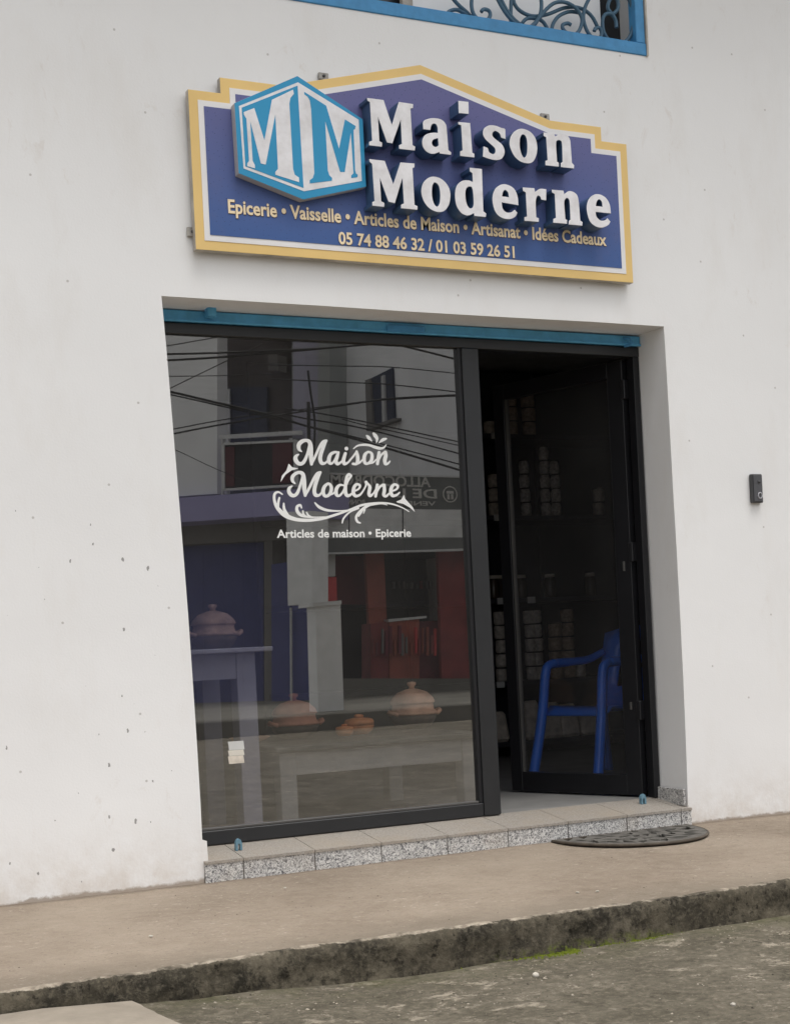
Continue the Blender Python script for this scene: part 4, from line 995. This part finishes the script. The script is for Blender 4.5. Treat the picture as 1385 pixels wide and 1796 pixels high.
# loose grit on the road and along the pavement's broken edge
rg = random.Random(21)
for nm, m_, cnt, lb in (('pale_grit', 'grit_pale', 6500, 'pale sandy grit scattered over the road surface'), ('dark_grit', 'grit_dark', 4200, 'dark fine grit scattered over road and pavement')):
    V = []; Fc = []
    for i in range(cnt):
        x = rg.uniform(0.2, 4.3); on_pave = rg.random() < (0.18 if nm == 'pale_grit' else 0.3)
        if on_pave: y = rg.uniform(-1.38, -0.03); z = 0.002
        else:
            y = -1.47 - abs(rg.gauss(0, 0.55)); z = road_z(x, y)
            if y < -2.9 or (x < 1.25 and y > -2.6): continue
        if fbm(x, y, 2.5) < rg.uniform(-.5, .35): continue
        r = min(.0055, .0012 * math.exp(abs(rg.gauss(0, .6)))) * (.6 if on_pave else 1.0); a = rg.uniform(0, 3.1); k = len(V); e = rg.uniform(.6, 1.6)
        for u, w_, q in [(1, 0, 0), (-1, 0, 0), (0, 1, 0), (0, -1, 0), (.25, .1, 1)]:
            V.append((x + r * (u * e * math.cos(a) - w_ * math.sin(a)), y + r * (u * e * math.sin(a) + w_ * math.cos(a)), z - .0005 + r * q * rg.uniform(.35, .8)))
        Fc += [tuple(k + t for t in f) for f in oct_f]
    tag(obj(nm, V, Fc, m_, None, False), lb, 'grit', None, 'stuff')
# ================================================================== across the street (seen mirrored in the shop window)
mirror = lambda v: Vector((v.x, 2 * GY_ - v.y, v.z))
class Pl:                                  # an upright plane given in mirrored street space
    def __init__(s, p, n): s.p = Vector(p); s.n = Vector(n).normalized(); s.n = s.n if s.n.dot(Fv) > 0 else -s.n
    def at(s, px, py, off=0.0):
        d = ray(px, py); t = (s.p + s.n * off - CAM).dot(s.n) / d.dot(s.n); return CAM + d * t
    def z0(s): return s
def slab(name, pts, pl, depth, m, parent, off=0.0, base=None):
    """polygon seen at pts on a facade plane, built as a solid of the given depth; base: drop the lowest edge to that height"""
    P = [pl.at(px, py, off) for px, py in pts]
    if base is not None:
        zm = sorted(p.z for p in P)[1]
        for p in P:
            if p.z <= zm + 1e-6: p.z = base
    Q = [p + pl.n * depth for p in P]
    V = [mirror(v) for v in P + Q]; n = len(P)
    bm = bmesh.new(); vs = [bm.verts.new(v) for v in V]
    bm.faces.new(vs[:n]); bm.faces.new(vs[n:][::-1])
    for i in range(n): bm.faces.new((vs[i], vs[n + i], vs[n + (i + 1) % n], vs[(i + 1) % n]))
    return from_bm(name, bm, m, parent)
def rect(x0, y0, x1, y1): return [(x0, y0), (x1, y0), (x1, y1), (x0, y1)]
def far_thing(name, px, py, pl, label, cat, group=None):
    p = mirror(pl.at(px, py)); return thing(name, (p.x, p.y, 0.1), label, cat, group)
PK = Pl((0, 18.0, 0), (0, 1, 0)); PG = Pl((0, 24.0, 0), (0, 1, 0)); PP = Pl((0, 12.8, 0), (0, 1, 0))
xs0 = PG.at(608, 700).x; PS = Pl((xs0, 20, 0), (1, 0, 0))
bl = CAM + ray(505, 1000) * ((17.5 - CAM.y) / ray(505, 1000).y)
dl = (Fv * 2600 - Rv * 4692); dl.z = 0; dl.normalize(); PLn = Pl(bl, Vector((-dl.y, dl.x, 0)))
FG = 0.10
tag(box('forecourt', (-70, -60, FG - .4), (90, 2 * GY_ - 12.2, FG), 'far_ground', None, 0.02), kind='structure')

h = far_thing('balcony_house', 430, 900, PLn, 'violet and white house across the street with blue shutter and balcony', 'building')
slab('wall', [(200, 480), (381, 480), (381, 866), (200, 878)], PLn, 0.3, 'far_white', h)
slab('balcony_back_wall', [(379, 480), (512, 480), (512, 880), (379, 880)], PLn, 0.3, 'far_brown', h, 1.9)
slab('balcony_ceiling', [(379, 480), (520, 480), (520, 560), (379, 560)], PLn, 1.85, 'far_brown', h, 0.02)
dr = slab('balcony_door', rect(386, 679, 468, 870), PLn, 0.08, 'far_door', h, 1.8)
slab('door_frame', rect(398, 682, 403, 790), PLn, 0.03, 'far_metal', dr, 1.75)
slab('air_conditioner', rect(470, 622, 487, 650), PLn, 0.3, 'far_beam', h, 1.55)
slab('floor_band', [(200, 882), (520, 858), (520, 902), (200, 924)], PLn, 2.2, 'far_violet', h, -0.25)
slab('grey_beam', [(200, 925), (520, 903), (520, 945), (200, 962)], PLn, 0.4, 'far_beam', h, 0.6)  # dark grey beam set back below the floor band
for x0 in range(322, 462, 35): slab('shutter', [(x0, 944 - (x0 - 322) * .09), (x0 + 34.6, 944 - (x0 - 287) * .09), (x0 + 34.6, 1212), (x0, 1212)], PLn, 0.05, 'far_shutter', h, 1.0, FG)
slab('shutter', [(200, 955), (321, 945), (321, 1212), (200, 1212)], PLn, 0.05, 'far_shutter', h, 1.0, FG)
slab('doorway_column', [(463, 935), (478, 934), (478, 1215), (463, 1215)], PLn, 0.35, 'far_beam', h, 0.7, FG)
slab('gate_panel', [(476, 990), (509, 985), (509, 1217), (476, 1217)], PLn, 0.05, 'far_shutter', h, 0.55, FG)
slab('gate_panel', [(511, 1030), (556, 1030), (556, 1219), (511, 1219)], PLn, 0.05, 'far_shutter', h, 0.5, FG)
slab('gate_rod', rect(508, 1066, 511, 1215), PLn, 0.03, 'far_metal', h, 0.4, FG)
slab('back_wall', [(200, 900), (560, 900), (560, 1215), (200, 1215)], PLn, 0.2, 'far_beam', h, 1.2, FG)
slab('hanging_pier', [(502, 898), (547, 896), (547, 1058), (505, 1062)], PLn, 0.5, 'far_pier', h, -0.4)
slab('upper_wall', [(512, 480), (545, 480), (545, 905), (512, 905)], PLn, 0.6, 'far_grey', h, 0.3)
slab('round_column', [(514, 480), (535, 480), (535, 768), (514, 768)], PLn, 0.4, 'far_column', h, 0.05)
rl_ = slab('balcony_rail', [(384, 763), (526, 755), (526, 762), (384, 770)], PLn, 0.08, 'far_metal', h, -0.1)
for x in (388, 398, 507): slab('rail_post', [(x, 768), (x + 3, 768), (x + 3, 868), (x, 868)], PLn, 0.05, 'far_metal', rl_, -0.08)
ad = far_thing('hanging_board', 450, 820, PLn, 'dark red framed board hanging on the balcony across the street', 'signboard')
slab('board', [(390, 778), (516, 772), (517, 852), (391, 860)], PLn, 0.06, 'far_dark', ad, -0.16)
for pts in ([(389, 777), (516, 771), (516, 775), (389, 781)], [(390, 857), (518, 849), (518, 853), (390, 861)], [(389, 777), (393, 777), (394, 861), (390, 861)], [(514, 771), (517, 771), (518, 853), (515, 853)]):
    slab('board_frame', pts, PLn, 0.1, 'far_metal', ad, -0.19)
slab('board_panel', [(395, 785), (411, 784), (411, 852), (396, 853)], PLn, 0.01, 'board_maroon', ad, -0.175)
slab('board_panel', [(478, 778), (512, 776), (512, 846), (478, 848)], PLn, 0.01, 'board_maroon', ad, -0.175)

cb = far_thing('corner_house', 700, 800, PS, 'tall white house with one dark casement window across the street', 'building')
slab('side_wall', [(608, 420), (900, 380), (900, 1100), (608, 1100)], PS, 5.0, 'far_white', cb)
slab('end_wall', [(470, 420), (609, 420), (609, 1120), (470, 1120)], PG, 4.0, 'far_grey', cb)
wd = slab('window', [(640, 669), (687, 645), (691, 735), (651, 748)], PS, 0.1, 'far_door', cb, -0.05)
slab('window_frame', [(640, 667), (648, 664), (654, 752), (643, 756)], PS, 0.12, 'far_beam', wd, -0.1)
slab('window_mullion', [(668, 660), (672, 658), (675, 741), (670, 743)], PS, 0.08, 'far_metal', wd, -0.1)
slab('window_sill', [(646, 748), (692, 733), (692, 738), (646, 754)], PS, 0.2, 'far_beam', wd, -0.15)

kk = far_thing('food_kiosk', 680, 1190, PK, 'red food kiosk under a long dark signboard across the street', 'kiosk')
sb = slab('signboard', [(545, 829), (813, 836), (813, 893), (545, 890)], PK, 0.08, 'far_signdark', kk)
slab('canopy_panel', [(545, 891), (813, 894), (813, 942), (545, 944)], PK, 0.06, 'far_panel', kk, 0.01)
ib = slab('info_board', [(545, 945), (813, 943), (813, 964), (545, 971)], PK, 0.07, 'far_signdark', kk, 0.0)
for pts in ([(812, 835), (817, 834), (822, 976), (817, 976)], [(545, 828), (813, 835), (813, 838), (545, 831)], [(545, 970), (815, 962), (815, 966), (545, 973)]):
    slab('board_frame', pts, PK, 0.1, 'far_metal', kk, -0.03)
for x in (612, 706): slab('panel_joint', rect(x, 893, x + 1.2, 942), PK, 0.02, 'far_dark', kk, -0.005)
def far_text(body, a, b, cap, off, parent):
    """lettering that reads from our side of the street: a is where it starts"""
    pa, pb = mirror(PK.at(*a, off)), mirror(PK.at(*b, off))
    V, Fc, nz = text_geo(body, 0.02, 0.001); xs_ = [v.x for v in V]; x0, x1 = min(xs_), max(xs_)
    o_ = []
    for v in V:
        t = (v.x - x0) / (x1 - x0); o_.append((pa.x + (pb.x - pa.x) * t, pa.y + v.z * 4, pa.z + (pb.z - pa.z) * t + v.y / .73 * cap))
    obj('signboard_lettering', o_, Fc, 'far_signtext', parent)
px2m = lambda n_: n_ * 25.6 / FPX
far_text('ALLOCODROME', (755, 854), (566, 849), px2m(19), -.012, sb)
far_text("DE L'", (766, 874), (690, 872), px2m(17), -.012, sb)
far_text('VENEZ', (764, 887), (700, 886), px2m(8), -.012, sb)
far_text('BONNE HUMEUR', (640, 885), (556, 884), px2m(9), -.012, sb)
c0 = mirror(PK.at(789, 867, -.02)); rr_ = px2m(14)
V, Fc = tube_geo([(c0.x + rr_ * math.cos(a), c0.y, c0.z + rr_ * math.sin(a)) for a in lsp(0, 2 * math.pi, 25)], .012, 6)
obj('signboard_emblem', V, Fc, 'far_signtext', sb, True)
box('signboard_emblem', (c0.x - .06, c0.y - .005, c0.z - .09), (c0.x - .015, c0.y + .01, c0.z), 'far_signtext', sb, .002)
box('signboard_emblem', (c0.x + .015, c0.y - .005, c0.z - .09), (c0.x + .06, c0.y + .01, c0.z), 'far_signtext', sb, .002)
box('signboard_emblem', (c0.x - .07, c0.y - .005, c0.z + .01), (c0.x + .07, c0.y + .01, c0.z + .06), 'far_signtext', sb, .002)
KB = 0.22
slab('plinth', [(546, 1190), (850, 1190), (850, 1215), (546, 1215)], PK, 4.0, 'far_ground', kk, 0.0, FG)
slab('kiosk_back', [(540, 960), (880, 960), (880, 1195), (540, 1195)], PK, 0.1, 'far_dark', kk, 2.6, KB)
slab('kiosk_roof', [(540, 955), (880, 950), (880, 962), (540, 966)], PK, 2.6, 'far_dark', kk, 0.1)
slab('kiosk_post', [(641, 968), (673, 967), (678, 1095), (647, 1095)], PK, 0.1, 'far_orange', kk, 0.9, KB)
slab('kiosk_post', [(768, 966), (812, 966), (830, 1200), (775, 1200)], PK, 0.1, 'far_darkred', kk, 0.5, KB)
slab('kiosk_panel', [(587, 970), (643, 970), (643, 1060), (587, 1060)], PK, 0.1, 'far_maroon', kk, 1.4)
slab('counter', [(650, 1094), (690, 1088), (690, 1200), (650, 1200)], PK, 0.4, 'far_darkred', kk, 0.8, KB)
slab('counter', [(683, 1088), (735, 1084), (735, 1200), (683, 1200)], PK, 0.4, 'far_orange', kk, 0.75, KB)
slab('counter', [(735, 1090), (775, 1088), (775, 1200), (735, 1200)], PK, 0.4, 'far_maroon', kk, 0.85, KB)
slab('counter_top', [(681, 1086), (748, 1080), (748, 1084), (681, 1091)], PK, 0.5, 'far_panel', kk, 0.7)
rk = random.Random(4)
for i in range(16):
    x = 655 + i * 7.2 + rk.uniform(-1.5, 1.5); y1 = 1150 if i % 2 else 1146; hh = rk.uniform(22, 50)
    slab('kiosk_goods', rect(x, y1 - hh, x + rk.uniform(2, 5), y1), PK, 0.05, rk.choice(['far_orange', 'far_darkred', 'far_maroon', 'far_red', 'far_beam', 'far_orange']), kk, 0.6)
for i in range(9):
    x = 690 + i * 8 + rk.uniform(-2, 2)
    slab('kiosk_goods', rect(x, 1018 + rk.uniform(0, 6), x + rk.uniform(2, 5), 1032), PK, 0.05, rk.choice(['far_beam', 'far_grey', 'far_darkred']), kk, 2.4)
fr = far_thing('drinks_fridge', 575, 1080, PK, 'red drinks fridge with a pale poster beside the kiosk across the street', 'fridge')
slab('cabinet', [(557, 1012), (590, 1012), (590, 1120), (557, 1120)], PK, 0.6, 'far_red', fr, 0.3, KB)
slab('poster', [(548, 972), (588, 972), (588, 1011), (548, 1011)], PK, 0.6, 'far_panel', fr, 0.32)

gp = far_thing('gate_pillar', 576, 1245, PP, 'square white rendered gate pillar standing across the street', 'pillar')
slab('shaft', [(553, 1060), (597, 1057), (603, 1246), (558, 1249)], PP, 0.3, 'far_pier', gp, 0.0, FG)
slab('cap', [(549, 1057), (599, 1053), (599, 1060), (549, 1064)], PP, 0.52, 'far_panel', gp, -0.03)

PW = Pl((0, 9.2, 0), (0, 1, 0))
wires = [([(230, 616), (291, 607), (378, 592), (470, 577)], .006), ([(230, 587), (293, 587), (380, 591), (520, 592), (700, 590)], .005),
 ([(230, 622), (295, 621), (380, 619), (500, 614), (590, 609), (690, 599), (760, 590)], .011), ([(230, 635), (293, 632), (380, 627), (500, 617), (650, 604), (690, 604), (740, 615), (800, 630), (880, 648)], .012),
 ([(230, 716), (299, 681), (381, 641), (460, 603)], .006), ([(230, 661), (296, 660), (380, 659), (480, 656)], .005),
 ([(230, 676), (298, 687), (383, 707), (480, 729), (530, 745), (640, 775), (850, 838), (900, 855)], .013), ([(230, 680), (298, 692), (383, 711), (500, 738), (640, 771), (850, 826)], .008),
 ([(230, 767), (303, 753), (381, 738), (480, 722)], .007), ([(230, 776), (304, 761), (381, 746), (490, 728), (640, 705), (690, 700), (805, 694), (880, 692)], .010),
 ([(500, 722), (640, 704), (690, 698), (805, 692), (880, 690)], .006), ([(230, 762), (305, 788), (380, 823), (450, 850)], .004),
 ([(470, 640), (600, 642), (686, 644), (800, 655), (880, 664)], .006), ([(470, 664), (505, 666), (640, 672), (690, 675), (805, 688), (880, 698)], .007),
 ([(500, 716), (560, 725), (640, 740), (805, 775), (880, 790)], .008), ([(500, 726), (540, 735), (640, 752), (810, 797), (880, 815)], .009), ([(600, 735), (650, 748), (812, 783), (880, 800)], .006),
 ([(540, 650), (545, 690), (552, 740), (550, 800)], .012), ([(541, 705), (542, 790)], .02)]
where = ['highest at the left', 'thin top', 'thick upper', 'thick upper drooping', 'steeply slanting left', 'thin level left', 'thickest long sloping', 'second long sloping', 'thin rising left', 'long rising', 'thin rising right', 'thin falling left', 'upper thin right', 'middle thin right', 'upper sloping right', 'lower sloping right', 'thin sloping right', 'dangling', 'short hanging']
for (pts, r), wl_ in zip(wires, where):
    P = [mirror(PW.at(px, py)) for px, py in pts]
    P = [Vector(q) for q in smooth_pts([tuple(p) for p in P], 5)]
    tag(tube('power_line', P, r, 'wire_black', None, 6, P[0]), '%s black overhead cable mirrored in the shop window' % wl_, 'cable', 'overhead cables over the street')
